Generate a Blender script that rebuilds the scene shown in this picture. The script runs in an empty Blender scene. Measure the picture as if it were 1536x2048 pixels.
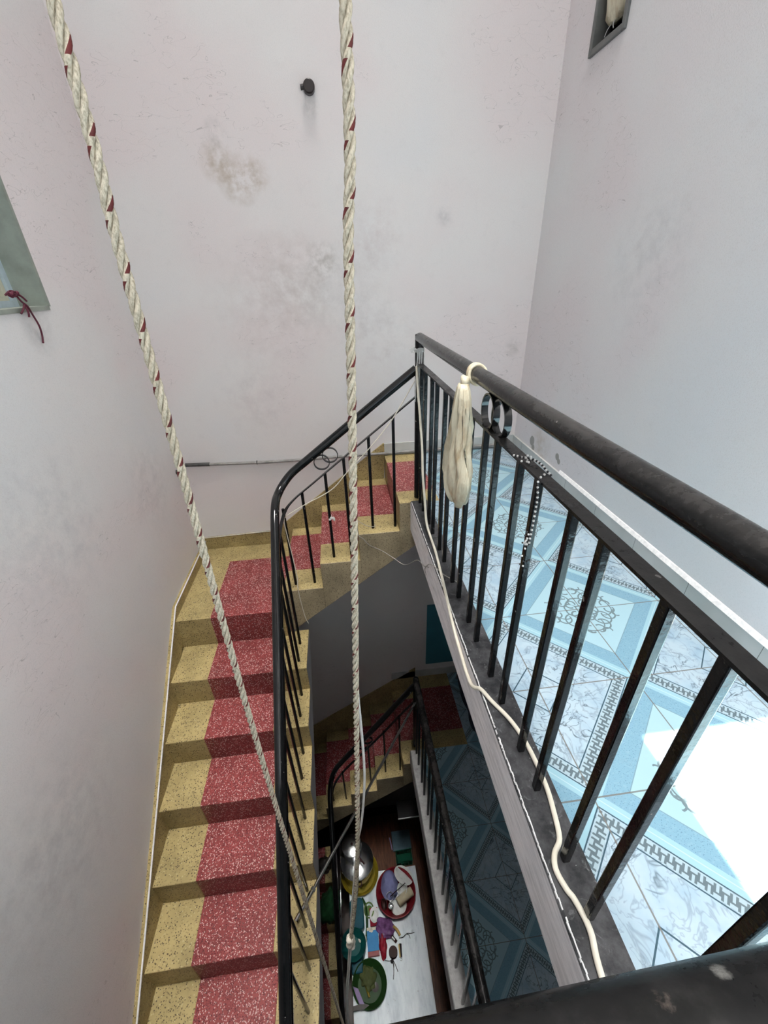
import bpy, bmesh, math, random
from mathutils import Vector, Matrix
random.seed(7)
SC = bpy.context.scene
COL = SC.collection
PI = math.pi

# ------------------------------------------------------------------ camera
cam_d = bpy.data.cameras.new('camera')
cam = bpy.data.objects.new('camera', cam_d); COL.objects.link(cam)
cam_d.sensor_fit = 'HORIZONTAL'; cam_d.sensor_width = 36.0; cam_d.lens = 19.256
cam_d.clip_start = 0.02; cam_d.clip_end = 60
CAM = Matrix(((0.99288, 0.083594, -0.084861, -0.38865), (-0.115033, 0.487896, -0.865289, -2.00267),
              (-0.03093, 0.86889, 0.494038, 1.07595), (0, 0, 0, 1)))
cam.matrix_world = CAM
SC.camera = cam
# ------------------------------------------------------------------ light and exposure
SC.view_settings.view_transform = 'Standard'; SC.view_settings.look = 'None'
SC.view_settings.gamma = 1.0; SC.view_settings.use_curve_mapping = False
SC.view_settings.exposure = 0.02
SC.cycles.max_bounces = 6; SC.cycles.diffuse_bounces = 4; SC.cycles.glossy_bounces = 3; SC.cycles.transmission_bounces = 3
SC.cycles.adaptive_threshold = 0.09; SC.cycles.adaptive_min_samples = 16
SC.cycles.caustics_reflective = False; SC.cycles.caustics_refractive = False
SC.cycles.use_denoising = True
W = bpy.data.worlds.new('sky'); SC.world = W; W.use_nodes = True
W.node_tree.nodes['Background'].inputs[0].default_value = (0.72, 0.86, 1.0, 1)
W.node_tree.nodes['Background'].inputs[1].default_value = 2.2
SUN_DIR = Vector((0.12, 0.2, -1.0))
CEIL = 9.2
def sun():
    d = bpy.data.lights.new('sun', 'SUN'); d.energy = 44.0; d.angle = 0.0025; d.color = (1, 0.97, 0.92)
    o = bpy.data.objects.new('sun', d); COL.objects.link(o)
    o.rotation_euler = SUN_DIR.to_track_quat('-Z', 'Y').to_euler(); o.location = (-1, -3, 6)
sun()
def area(name, loc, size, power, direction, color=(1, 1, 1), spread=180):
    d = bpy.data.lights.new(name, 'AREA'); d.shape = 'RECTANGLE'; d.size, d.size_y = size
    d.energy = power; d.color = color; d.spread = math.radians(spread)
    o = bpy.data.objects.new(name, d); COL.objects.link(o); o.location = loc
    o.rotation_euler = Vector(direction).to_track_quat('-Z', 'Y').to_euler()
    return o
area('skylight_over_well', (-0.15, -1.6, 9.1), (1.6, 3.0), 80, (0, 0, -1), (1.0, 0.975, 0.945), 44)
area('fill_behind_camera', (0.25, -3.9, 2.1), (1.7, 1.9), 25, (-0.42, 1, -0.42), (1.0, 0.975, 0.94))  # fill lamp added out of view to lift the left wall

area('fill_lower_storey', (-0.2, -4.05, -1.2), (1.4, 1.2), 4, (0.1, 1, -0.15), (0.95, 0.98, 1.0))  # unseen lamp added to brighten the lower floor and treads

# ------------------------------------------------------------------ node helpers
class E:
    nt = None
    def __init__(s, sock): s.s = sock
    @staticmethod
    def wrap(v): return v
    def op(s, o, *a):
        n = E.nt.nodes.new('ShaderNodeMath'); n.operation = o
        for i, v in enumerate((s,) + a):
            if isinstance(v, E): E.nt.links.new(v.s, n.inputs[i])
            else: n.inputs[i].default_value = v
        return E(n.outputs[0])
    def __add__(s, o): return s.op('ADD', o)
    def __radd__(s, o): return s.op('ADD', o)
    def __sub__(s, o): return s.op('SUBTRACT', o)
    def __rsub__(s, o): return s.op('MULTIPLY', -1.0).op('ADD', o)
    def __mul__(s, o): return s.op('MULTIPLY', o)
    def __rmul__(s, o): return s.op('MULTIPLY', o)
    def __truediv__(s, o): return s.op('DIVIDE', o)
    def lt(s, o): return s.op('LESS_THAN', o)
    def gt(s, o): return s.op('GREATER_THAN', o)
    def abs(s): return s.op('ABSOLUTE')
    def mn(s, o): return s.op('MINIMUM', o)
    def mx(s, o): return s.op('MAXIMUM', o)
    def frac(s): return s.op('FRACT')
    def sin(s): return s.op('SINE')
    def sqrt(s): return s.op('SQRT')
    def ramp(s, a, b):
        n = E.nt.nodes.new('ShaderNodeMapRange'); n.clamp = True
        E.nt.links.new(s.s, n.inputs[0]); n.inputs[1].default_value = a; n.inputs[2].default_value = b
        return E(n.outputs[0])
class Mat:
    def __init__(s, name, rough=0.6, spec=0.5, metal=0.0):
        s.m = bpy.data.materials.new(name); s.m.use_nodes = True; s.nt = s.m.node_tree; E.nt = s.nt
        s.b = s.nt.nodes['Principled BSDF']
        s.b.inputs['Roughness'].default_value = rough; s.b.inputs['Metallic'].default_value = metal
        s.b.inputs['Specular IOR Level'].default_value = spec
        g = s.nt.nodes.new('ShaderNodeNewGeometry'); s.pos = g.outputs['Position']; s.nrm = g.outputs['Normal']
        x = s.nt.nodes.new('ShaderNodeSeparateXYZ'); s.nt.links.new(s.pos, x.inputs[0])
        s.x, s.y, s.z = (E(x.outputs[i]) for i in range(3))
        n = s.nt.nodes.new('ShaderNodeSeparateXYZ'); s.nt.links.new(s.nrm, n.inputs[0])
        s.nz = E(n.outputs[2])
    def noise(s, scale, detail=4, rough=0.55, stretch=None, dist=0.0, off=(0, 0, 0)):
        n = s.nt.nodes.new('ShaderNodeTexNoise'); n.inputs['Scale'].default_value = scale
        n.inputs['Detail'].default_value = detail; n.inputs['Roughness'].default_value = rough
        n.inputs['Distortion'].default_value = dist
        mp = s.nt.nodes.new('ShaderNodeMapping'); s.nt.links.new(s.pos, mp.inputs[0])
        mp.inputs['Scale'].default_value = stretch or (1, 1, 1); mp.inputs['Location'].default_value = off
        s.nt.links.new(mp.outputs[0], n.inputs['Vector']); return E(n.outputs[0])
    def voro(s, scale, feature='F1', out=0, rnd=1.0):
        n = s.nt.nodes.new('ShaderNodeTexVoronoi'); n.feature = feature; n.inputs['Scale'].default_value = scale
        n.inputs['Randomness'].default_value = rnd
        s.nt.links.new(s.pos, n.inputs['Vector']); return n.outputs[out]
    def rgb(s, c):
        n = s.nt.nodes.new('ShaderNodeRGB'); n.outputs[0].default_value = (*c, 1); return n.outputs[0]
    def mix(s, a, b, f, mode='MIX'):
        n = s.nt.nodes.new('ShaderNodeMix'); n.data_type = 'RGBA'; n.blend_type = mode
        for k, v in ((6, a), (7, b)):
            if isinstance(v, tuple): n.inputs[k].default_value = (*v, 1)
            else: s.nt.links.new(v, n.inputs[k])
        if isinstance(f, E): s.nt.links.new(f.s, n.inputs[0])
        else: n.inputs[0].default_value = f
        return n.outputs[2]
    def color(s, c):
        if isinstance(c, tuple): s.b.inputs['Base Color'].default_value = (*c, 1)
        else: s.nt.links.new(c, s.b.inputs['Base Color'])
        return s
    def rough(s, e): s.nt.links.new(e.s, s.b.inputs['Roughness']); return s
    def bump(s, e, strength=0.2, dist=0.002):
        n = s.nt.nodes.new('ShaderNodeBump'); n.inputs['Strength'].default_value = strength
        n.inputs['Distance'].default_value = dist
        s.nt.links.new(e.s, n.inputs['Height']); s.nt.links.new(n.outputs[0], s.b.inputs['Normal']); return s
    def near(s, p, r):
        """1 at point p falling to 0 at radius r"""
        n = s.nt.nodes.new('ShaderNodeVectorMath'); n.operation = 'DISTANCE'
        s.nt.links.new(s.pos, n.inputs[0]); n.inputs[1].default_value = p
        return E(n.outputs['Value']).ramp(r, r * 0.25)
def plain(name, c, rough=0.5, metal=0.0, spec=0.5, vary=0.12, scale=30, bump=0.0):
    m = Mat(name, rough, spec, metal)
    n = m.noise(scale)
    m.color(m.mix(c, tuple(v * (1 - vary * 2) for v in c), n.ramp(0.4, 0.75)))
    if bump: m.bump(m.noise(scale * 4), bump)
    return m.m

# ------------------------------------------------------------------ materials
def wall_paint(name, spots=(), chips=(), tint=(0.75, 0.72, 0.70)):
    m = Mat(name, 0.62, 0.35)
    big = m.noise(1.2, 2, 0.5, off=(3, 1, 7))
    c = m.mix(tint, (tint[0] * 1.0, tint[1] * .925, tint[2] * .935), big.ramp(0.48, 0.62) * 0.8)
    c = m.mix(c, (tint[0] * .95, tint[1] * .99, tint[2] * 1.02), big.ramp(0.47, 0.36) * 0.6)
    fine = m.noise(260, 2, 0.65)
    c = m.mix(c, (0.60, 0.585, 0.575), fine.ramp(0.52, 0.72) * 0.4)
    st = m.noise(15, 4, 0.70)
    c = m.mix(c, (0.15, 0.13, 0.12), st.ramp(0.80, 0.83) * 0.7)
    c = m.mix(c, (0.56, 0.53, 0.51), st.ramp(0.58, 0.80) * 0.16)
    scr = (m.noise(8, 2, 0.6, stretch=(1, 1, 2.6), dist=0.6) - 0.5).abs().lt(0.0028) * big.gt(0.575)
    c = m.mix(c, (0.25, 0.23, 0.22), scr * 0.4)
    for p, r, col, thr, k in spots:
        c = m.mix(c, col, m.near(p, r) * (st.ramp(thr - .06, thr + 0.22)) * (k * .85))
    hgt = fine * 0.7
    for p, r in chips:
        k = (m.near(p, r) + st * 0.7 - 0.35).gt(0.42)
        c = m.mix(c, (0.33, 0.31, 0.29), k); hgt = hgt - k * 2.0
    m.color(c); m.bump(hgt, 0.35, 0.0025)
    return m.m
M = {}
BR = (0.42, 0.33, 0.24)
M['wall_back'] = wall_paint('lilac wall paint', [
    ((-.89, .69, 1.60), .10, BR, .42, .75), ((-.80, .69, 1.53), .12, BR, .44, .9), ((-.72, .69, 1.55), .09, BR, .46, .7),
    ((-.88, .69, 1.70), .08, (.35, .33, .31), .5, .5), ((-.42, .69, 1.17), .11, (.33, .30, .26), .47, .75),
    ((-.58, .69, 1.08), .28, (.50, .44, .41), .42, .45), ((-.12, .69, 1.28), .22, (.54, .45, .44), .42, .4),
    ((-.75, .69, .95), .40, (.56, .48, .46), .40, .35), ((-.30, .69, 1.0), .35, (.48, .46, .45), .46, .3),
    ((.74, .69, .67), .07, (.40, .37, .34), .44, .6), ((.26, .69, 1.36), .06, (.42, .40, .40), .44, .5),
    ((-.1, .69, .75), .3, (.52, .47, .46), .48, .4), ((-.9, .69, .45), .3, (.56, .50, .50), .46, .4),
    ((-.41, .69, 1.80), .05, (.30, .29, .28), .40, .6)])
M['wall_left'] = wall_paint('left wall paint', [((-1.479, -.6, .3), .4, (.46, .46, .48), .46, .4),
    ((-1.479, -.2, .95), .10, (.40, .38, .37), .42, .5), ((-1.479, -1.2, -.6), .4, (.40, .40, .42), .46, .4),
    ((-1.479, .2, .1), .3, (.45, .43, .43), .46, .4)], tint=(0.77, 0.75, 0.735))
M['wall_right'] = wall_paint('right wall paint', [((.826, .30, .13), .16, (.52, .44, .36), .40, .7),
    ((.826, -.3, 1.1), .3, (.48, .48, .50), .47, .4)], [((.826, .41, .135), .045), ((.826, .385, .10), .03), ((.826, .08, .155), .032),
    ((.826, .055, .135), .025)], tint=(0.75, 0.75, 0.755))
M['wall_plain'] = wall_paint('plain wall paint')
M['ceiling'] = plain('white ceiling paint', (0.7, 0.7, 0.7), 0.7)
M['side_paint'] = plain('grey painted stair side', (0.36, 0.36, 0.37), 0.7, vary=.1, scale=14)

def tiles(name, fx, fy, dim_worn=0.0):
    PX, PY = 0.301, 0.2985
    m = Mat(name, 0.16, 0.32)
    a = (m.x - fx) / PX; b = (m.y - fy) / PY
    # fold to [0,1] with period 2, 0 at the flower, 1 at the far tile edge
    def fold(e): return 1.0 - ((e * 0.5 + 0.5).frac() * 2.0 - 1.0).abs() if False else ((e * 0.5 + 0.5).frac() * 2.0 - 1.0).abs()
    u, v = fold(a), fold(b)
    d = u + v; t = u - v
    LIGHT, SPK, PALE, DARK = (0.38, 0.58, 0.66), (0.22, 0.40, 0.51), (0.33, 0.54, 0.63), (0.05, 0.10, 0.13)
    marble = m.mix((0.44, 0.56, 0.64), (0.33, 0.47, 0.58), m.noise(14, 3).ramp(0.4, 0.7))
    vn = m.noise(7, 2, 0.5, off=(5, 5, 0)).ramp(0.42, 0.58)
    v1 = (m.noise(10, 3, 0.55, stretch=(1, 1.7, 1), dist=1.2) - 0.5).abs().ramp(0.022, 0.0) * vn
    marble = m.mix(marble, (0.05, 0.075, 0.09), v1 * 0.85)
    v2 = (m.noise(13, 3, 0.6, stretch=(1.6, 1, 1), dist=0.8, off=(8, 1, 0)) - 0.5).abs().ramp(0.03, 0.0)
    marble = m.mix(marble, (0.16, 0.21, 0.25), v2 * 0.45)
    c = marble
    c = m.mix(c, DARK, (d - 1.745).abs().lt(0.008))
    # greek key band between 1.07 and 1.2
    inb = d.gt(1.075) * d.lt(1.205)
    q = (d - 1.075) / 0.13; k = (t * 8.0).frac(); k2 = (t * 8.0 + 0.5).frac()
    key = ((k - 0.5).abs() - 0.32).abs().lt(0.085) * (q - 0.36).abs().lt(0.30)
    key = key.mx(((k2 - 0.5).abs() - 0.32).abs().lt(0.085) * (q - 0.66).abs().lt(0.30))
    key = key.mx((q - 0.36).abs().lt(0.07) * (k - 0.5).abs().lt(0.3)).mx((q - 0.66).abs().lt(0.07) * (k2 - 0.5).abs().lt(0.3))
    c = m.mix(c, (0.38, 0.50, 0.56), inb); c = m.mix(c, (0.10, 0.14, 0.16), inb * key * 0.9)
    c = m.mix(c, DARK, (d - 1.222).abs().lt(0.007).mx((d - 1.06).abs().lt(0.007)))
    c = m.mix(c, PALE, d.lt(1.052))
    spk = m.mix(SPK, (0.10, 0.20, 0.28), m.noise(330, 2, 0.5).ramp(0.60, 0.66) * 0.8)
    spk = m.mix(spk, (0.30, 0.48, 0.58), m.noise(120, 2, 0.5).ramp(0.52, 0.7) * 0.4)
    c = m.mix(c, spk, d.lt(0.93)); c = m.mix(c, (0.46, 0.64, 0.70), (d - 0.985).abs().lt(0.006))
    c = m.mix(c, (0.20, 0.32, 0.38), (d - 0.70).abs().lt(0.006))
    c = m.mix(c, LIGHT, d.lt(0.695))
    # scroll flower: arcs of circles, mirrored in every quarter
    hi, lo = u.mx(v), u.mn(v)
    def arc(cx, cy, r, w=0.009, side=None):
        g = (((hi - cx) * (hi - cx) + (lo - cy) * (lo - cy)).sqrt() - r).abs().lt(w)
        if side: g = g * side
        return g
    fl = arc(.17, .17, .10, side=hi.gt(.16)).mx(arc(.27, .13, .075, side=(lo - .10).gt(0.0)))
    fl = fl.mx(arc(.33, .05, .055, side=lo.gt(.025))).mx(arc(.12, .03, .07)).mx(arc(.24, .02, .12, .007, side=hi.gt(.2)))
    fl = fl.mx(arc(.38, .12, .05, .008, side=hi.lt(.39))).mx(arc(.10, .08, .05, .010, side=hi.gt(.08)))
    fl = fl * d.lt(0.56)
    c = m.mix(c, (0.13, 0.17, 0.18), fl * 0.85)
    shade = m.near((0, 0, 0), 1) if False else None
    # joints
    gr = u.lt(0.006).mx(u.gt(0.994)).mx(v.lt(0.006)).mx(v.gt(0.994))
    c = m.mix(c, (0.17, 0.16, 0.14), gr * 0.85)
    c = m.mix(c, (0.30, 0.28, 0.24), m.noise(5, 5, 0.7).ramp(0.58, 0.8) * 0.25)
    if dim_worn: c = m.mix(c, (0, 0, 0), dim_worn)  # upper tiles evenly dimmed to offset strong overhead light, lower tiles left brighter
    m.color(c); m.bump(gr * -1.0, 0.3, 0.001)
    m.rough(m.noise(6, 3).ramp(0.3, 0.7) * 0.14 + 0.12)
    return m.m
M['tiles'] = tiles('pale blue patterned floor tiles', 0.427, -0.955, 0.25)
M['tiles_low'] = tiles('blue patterned floor tiles', 0.138, -0.627)

def terrazzo(name, base, dark, chipc, chip_amt, spk_amt, rough=0.3, scale=150):
    m = Mat(name, rough + .12, 0.18)
    n = m.noise(6, 4, 0.6)
    c = m.mix(base, tuple(v * 0.70 for v in base), n.ramp(0.45, 0.70))
    c = m.mix(c, tuple(min(1, v * 1.25) for v in base), n.ramp(0.46, 0.30) * 0.6)
    v = m.nt.nodes.new('ShaderNodeTexVoronoi'); v.inputs['Scale'].default_value = scale
    mp = m.nt.nodes.new('ShaderNodeMapping'); m.nt.links.new(m.pos, mp.inputs[0]); mp.inputs['Rotation'].default_value = (.4, .3, .5)
    m.nt.links.new(mp.outputs[0], v.inputs['Vector'])
    sp = m.nt.nodes.new('ShaderNodeSeparateColor'); m.nt.links.new(v.outputs['Color'], sp.inputs[0])
    r1, r2, d = E(sp.outputs[0]), E(sp.outputs[1]), E(v.outputs['Distance'])
    c = m.mix(c, chipc, r1.lt(chip_amt) * d.lt(0.48) * 0.85)
    c = m.mix(c, tuple(v_ * .6 for v_ in base), (r1 - chip_amt - .1).abs().lt(0.1) * d.lt(0.5) * 0.8)
    c = m.mix(c, dark, r2.lt(spk_amt) * d.lt(0.46) * 0.95)
    m.color(c); m.bump(r1, 0.04, 0.001)
    return m.m
M['yellow'] = terrazzo('yellow terrazzo', (0.40, 0.315, 0.145), (0.08, 0.06, 0.035), (0.48, 0.40, 0.22), 0.10, 0.17, scale=165)
M['red'] = terrazzo('red terrazzo', (0.245, 0.050, 0.050), (0.085, 0.013, 0.017), (0.62, 0.45, 0.41), 0.36, 0.30, scale=190)
M['stringer'] = terrazzo('grey yellow terrazzo', (0.37, 0.305, 0.195), (0.10, 0.08, 0.05), (0.45, 0.37, 0.24), 0.10, 0.12, 0.5, 190)

def black_metal(name, dusty, base=(0.004, 0.0045, 0.005), rough=0.14, spec=0.25, bump=0.30, dim_worn=()):
    m = Mat(name, rough, spec)
    n = m.noise(38, 5, 0.72)
    c = m.mix(base, (0.012, 0.012, 0.013), n.ramp(0.5, 0.7))
    ck = m.noise(48, 2, 0.5, off=(3, 3, 3)).ramp(0.735, 0.75)
    dust = m.nz.ramp(0.1, 0.95) * (m.noise(5, 5, 0.7).ramp(0.30, 0.80) * 0.9 + n.ramp(0.40, 0.80) * 0.4) * dusty
    c = m.mix(c, (0.105, 0.098, 0.092), dust)
    c = m.mix(c, (0.40, 0.38, 0.35), ck * 0.5)
    if dim_worn: wn = m.noise(330, 3, 0.7)
    for p, r, col in dim_worn: c = m.mix(c, col, (m.near(p, r) * 1.1 + wn * 1.6 - 0.8).ramp(0.35, 1.05) * 0.6)
    m.color(c); m.rough(dust * 0.7 + rough + n.ramp(0.5, 0.8) * 0.12); m.bump(m.noise(70, 3, 0.6), bump, 0.002)
    return m.m
M['rail'] = black_metal('black gloss paint with dust', 0.48)
M['rail_gloss'] = black_metal('black gloss paint', 0.03, rough=0.10, spec=0.5, bump=0.12)
M['rail_worn'] = black_metal('scuffed black paint', 0.20, rough=0.25, spec=0.18, bump=0.2, dim_worn=(((-0.294, -1.975, 0.850), 0.0065, (0.17, 0.14, 0.12)), ((-0.267, -1.969, 0.850), 0.005, (0.22, 0.22, 0.21))))
M['baluster'] = black_metal('brushed black paint', 0.0, rough=0.10)

m = Mat('dark stone curb top', 0.30, 0.2)
c = m.mix((0.066, 0.066, 0.07), (0.018, 0.019, 0.021), m.noise(16, 6, 0.7).ramp(0.38, 0.62))
c = m.mix(c, (0.23, 0.235, 0.24), m.noise(34, 6, 0.75, dist=1.2).ramp(0.58, 0.72) * 0.6)
c = m.mix(c, (0.42, 0.42, 0.42), m.noise(95, 2, 0.5).ramp(0.73, 0.76) * 0.6)
m.color(c); m.bump(m.noise(60, 4, 0.7), 0.25, 0.002); M['curb_top'] = m.m
m = Mat('streaked white paint', 0.6, 0.4)
c = m.mix((0.86, 0.84, 0.86), (0.52, 0.51, 0.53), m.noise(70, 5, 0.75, stretch=(1, .12, 1)).ramp(0.42, 0.72))
c = m.mix(c, (0.13, 0.13, 0.13), m.noise(22, 3, 0.6, stretch=(1, .3, 1), off=(5, 0, 0)).ramp(0.70, 0.75) * 0.7)
m.color(c); m.bump(m.noise(80, 4, 0.7, stretch=(1, .2, 1)), 0.2); M['curb_side'] = m.m
m = Mat('mottled grey curb top', 0.5, 0.4)
c = m.mix((0.42, 0.415, 0.41), (0.27, 0.265, 0.26), m.noise(30, 5, 0.7).ramp(0.4, 0.7))
m.color(c); M['curb_low'] = m.m
M['plaster'] = plain('white plaster', (0.78, 0.78, 0.78), 0.8, bump=0.4, scale=60)
m = Mat('grey skirting tile', 0.25, 0.5)
c = m.mix((0.46, 0.475, 0.455), (0.55, 0.56, 0.54), m.noise(4, 3).ramp(0.4, 0.6))
jt = ((m.y + 0.072) / 0.2985).frac().lt(0.007)
m.color(m.mix(c, (0.16, 0.16, 0.15), jt)); M['skirt_tile'] = m.m
M['conduit'] = plain('grey plastic conduit', (0.30, 0.285, 0.27), 0.55, vary=.25, scale=18)
M['dark_grime'] = plain('grimy dark joint', (0.07, 0.068, 0.065), 0.7, vary=.3, bump=.3)
M['dark_iron'] = plain('dark brown iron', (0.022, 0.014, 0.014), 0.35, bump=.2)
M['rope'] = None
m = Mat('twisted cream rope yarn', 0.75, 0.2)
c = m.mix((0.59, 0.53, 0.415), (0.31, 0.27, 0.20), m.noise(430, 3, 0.6, stretch=(1, 1, .4)).ramp(0.42, 0.66))
c = m.mix(c, (0.40, 0.34, 0.25), m.noise(11, 3).ramp(0.5, 0.75) * 0.5)
m.color(c); m.bump(m.noise(700, 2, 0.6, stretch=(1, 1, .3)), 0.35, 0.0008); M['rope'] = m.m
M['rope_red'] = plain('dark red yarn', (0.115, 0.010, 0.009), 0.7, vary=.25, scale=90)
M['cable_white'] = plain('off white cable sheath', (0.66, 0.62, 0.52), 0.45, vary=.06)
M['cord_white'] = plain('thin white nylon cord', (0.74, 0.73, 0.70), 0.5, vary=.1)
M['cord_grey'] = plain('grey wire', (0.34, 0.32, 0.29), 0.5, vary=.1)
M['raffia'] = plain('grey plastic raffia', (0.62, 0.62, 0.60), 0.45, vary=.15, scale=90)
m = Mat('thin cream plastic film', 0.3, 0.5)
c = m.mix((0.78, 0.72, 0.54), (0.46, 0.33, 0.17), m.noise(18, 4, 0.65, stretch=(1, 1.8, .45)).ramp(0.47, 0.68) * 0.85)
m.color(c); m.b.inputs['Transmission Weight'].default_value = 0.12; m.b.inputs['Subsurface Weight'].default_value = 0.0
m.bump(m.noise(55, 4, 0.65, stretch=(1, 1, .22), dist=.6), 0.9, 0.006); M['film'] = m.m
M['jamb'] = plain('grey green timber', (0.30, 0.33, 0.285), 0.7, vary=.15, scale=14, bump=.2)
M['frame_blue'] = plain('pale blue window paint', (0.46, 0.55, 0.60), 0.5, vary=.08)
M['sash'] = plain('cream sash paint', (0.55, 0.54, 0.42), 0.5, vary=.1)
M['pane'] = plain('blue grey frosted pane', (0.25, 0.33, 0.40), 0.2, vary=.04)
M['red_cord'] = plain('maroon cord', (0.11, 0.012, 0.03), 0.7, vary=.2)
M['grey_metal'] = plain('dull grey metal frame', (0.15, 0.155, 0.15), 0.4, metal=.3, vary=.1)
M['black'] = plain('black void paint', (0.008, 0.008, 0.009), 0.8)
M['bead_white'] = plain('white bead', (0.75, 0.74, 0.72), 0.15, vary=.05)
M['bead_black'] = plain('black bead', (0.02, 0.018, 0.02), 0.15, vary=.05)
M['teal'] = plain('teal paint', (0.045, 0.20, 0.26), 0.45, vary=.08, scale=4)
M['navy'] = plain('navy cloth', (0.014, 0.026, 0.05), 0.8, vary=.2, scale=12)
M['steel'] = plain('stainless steel', (0.55, 0.56, 0.57), 0.22, metal=1.0, vary=.05, scale=8)
M['chrome'] = plain('polished steel tube', (0.62, 0.60, 0.56), 0.2, metal=1.0, vary=.05, scale=8)
m = Mat('dark brown wood', 0.4, 0.2)
c = m.mix((0.11, 0.045, 0.022), (0.045, 0.018, 0.010), m.noise(24, 5, 0.65, stretch=(2.4, .35, 1), dist=.8).ramp(0.35, 0.65))
m.color(c); M['wood'] = m.m
m = Mat('marbled white sheet', 0.35, 0.2)
c = m.mix((0.66, 0.72, 0.76), (0.36, 0.43, 0.50), m.noise(5, 5, 0.65, stretch=(2.2, .5, 1)).ramp(0.45, 0.7) * 0.8)
c = m.mix(c, (0.24, 0.27, 0.30), m.noise(45, 3, 0.6).ramp(0.66, 0.74) * 0.6)
m.color(c); M['sheet'] = m.m
M['ground'] = plain('dark ground floor tile', (0.06, 0.045, 0.035), 0.4)
def plast(n, c, rough=0.38, vary=.08): M[n] = plain(n.replace('_', ' '), c, rough, spec=0.14, vary=vary)
plast('red_plastic', (0.17, 0.012, 0.018)); plast('green_plastic', (0.016, 0.05, 0.012)); plast('olive_plastic', (0.2, 0.15, 0.012))
plast('teal_plastic', (0.006, 0.075, 0.07)); plast('blue_plastic', (0.006, 0.06, 0.085)); plast('white_ceramic', (0.66, 0.67, 0.66), .15)
plast('lilac_plastic', (0.17, 0.18, 0.33), .2); plast('cream_plastic', (0.4, 0.35, 0.24)); plast('box_blue', (0.05, 0.22, 0.46), .5)
plast('box_cream', (0.60, 0.56, 0.44), .5); plast('box_pink', (0.33, 0.12, 0.12), .5); plast('purple_film', (0.16, 0.07, 0.18), .2, .3)
plast('red_film', (0.24, 0.012, 0.025), .25, .2); plast('gold', (0.50, 0.36, 0.12), .25); plast('dark_brown', (0.03, 0.012, 0.01), .3)
plast('crate_green', (0.005, 0.07, 0.04), .3); plast('blue_grey', (0.07, 0.115, 0.14), .5); plast('clear_green', (0.1, 0.16, 0.05), .2)
plast('sack_green', (0.02, 0.09, 0.035), .6, .25); plast('olive_leaf', (0.07, 0.085, 0.03), .6, .25); plast('tissue', (0.62, 0.58, 0.50), .7); plast('lilac_paper', (0.22, 0.17, 0.3), .5)
plast('dark_film', (0.06, 0.055, 0.05), .3)

# ------------------------------------------------------------------ mesh helpers
def box(bm, x0, x1, y0, y1, z0, z1, mi=0, faces=None):
    v = [bm.verts.new((x, y, z)) for x in (x0, x1) for y in (y0, y1) for z in (z0, z1)]
    for q in ((0, 1, 3, 2), (4, 6, 7, 5), (0, 4, 5, 1), (2, 3, 7, 6), (0, 2, 6, 4), (1, 5, 7, 3)):
        f = bm.faces.new([v[i] for i in q]); f.material_index = mi
    return bm
def prism(bm, poly, axis, a0, a1, mi=0, edge_mi=None, cap_mi=None):
    """extrude a 2-D outline along an axis (0,1,2) from a0 to a1"""
    def P(p, a):
        return {0: (a, p[0], p[1]), 1: (p[0], a, p[1]), 2: (p[0], p[1], a)}[axis]
    A = [bm.verts.new(P(p, a0)) for p in poly]; B = [bm.verts.new(P(p, a1)) for p in poly]
    n = len(poly)
    for i in range(n):
        f = bm.faces.new((A[i], A[(i + 1) % n], B[(i + 1) % n], B[i])); f.material_index = edge_mi[i] if edge_mi else mi
    for L in (A[::-1], B):
        f = bm.faces.new(L); f.material_index = mi if cap_mi is None else cap_mi
    return bm
def smooth_path(pts, n=8, closed=False):
    pts = [Vector(p) for p in pts]; out = []; L = len(pts)
    rng = range(L if closed else L - 1)
    for i in rng:
        if closed: a, b, c, d = pts[i - 1], pts[i], pts[(i + 1) % L], pts[(i + 2) % L]
        else: a, b, c, d = pts[max(i - 1, 0)], pts[i], pts[i + 1], pts[min(i + 2, L - 1)]
        for k in range(n):
            t = k / n
            out.append(0.5 * ((2 * b) + (c - a) * t + (2 * a - 5 * b + 4 * c - d) * t * t + (3 * b - a - 3 * c + d) * t ** 3))
    if not closed: out.append(pts[-1])
    return out
def frames(path, closed=False):
    n = len(path); T = []
    for i in range(n):
        a = path[i - 1] if (i > 0 or closed) else path[i]; b = path[(i + 1) % n] if (i < n - 1 or closed) else path[i]
        T.append((b - a).normalized())
    u = T[0].orthogonal().normalized(); F = []
    for t in T:
        u = (u - t * u.dot(t)).normalized(); F.append((t, u, t.cross(u)))
    return F
def tube(bm, path, r, seg=10, closed=False, mi=0, section=None, up=None):
    path = [Vector(p) for p in path]; F = frames(path, closed); rings = []
    for i, (p, (t, u, w)) in enumerate(zip(path, F)):
        if up is not None:
            w = t.cross(Vector(up)).normalized(); u = w.cross(t)
        rr = r(i / max(1, len(path) - 1)) if callable(r) else r
        if section: ring = [bm.verts.new(p + u * s[1] + w * s[0]) for s in section]
        else: ring = [bm.verts.new(p + (u * math.cos(2 * PI * k / seg) + w * math.sin(2 * PI * k / seg)) * rr) for k in range(seg)]
        rings.append(ring)
    n = len(rings); sg = len(rings[0])
    for i in range(n if closed else n - 1):
        A, B = rings[i], rings[(i + 1) % n]
        for k in range(sg):
            f = bm.faces.new((A[k], A[(k + 1) % sg], B[(k + 1) % sg], B[k])); f.material_index = mi
    if not closed:
        f = bm.faces.new(rings[0][::-1]); f.material_index = mi
        f = bm.faces.new(rings[-1]); f.material_index = mi
    return bm
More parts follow.
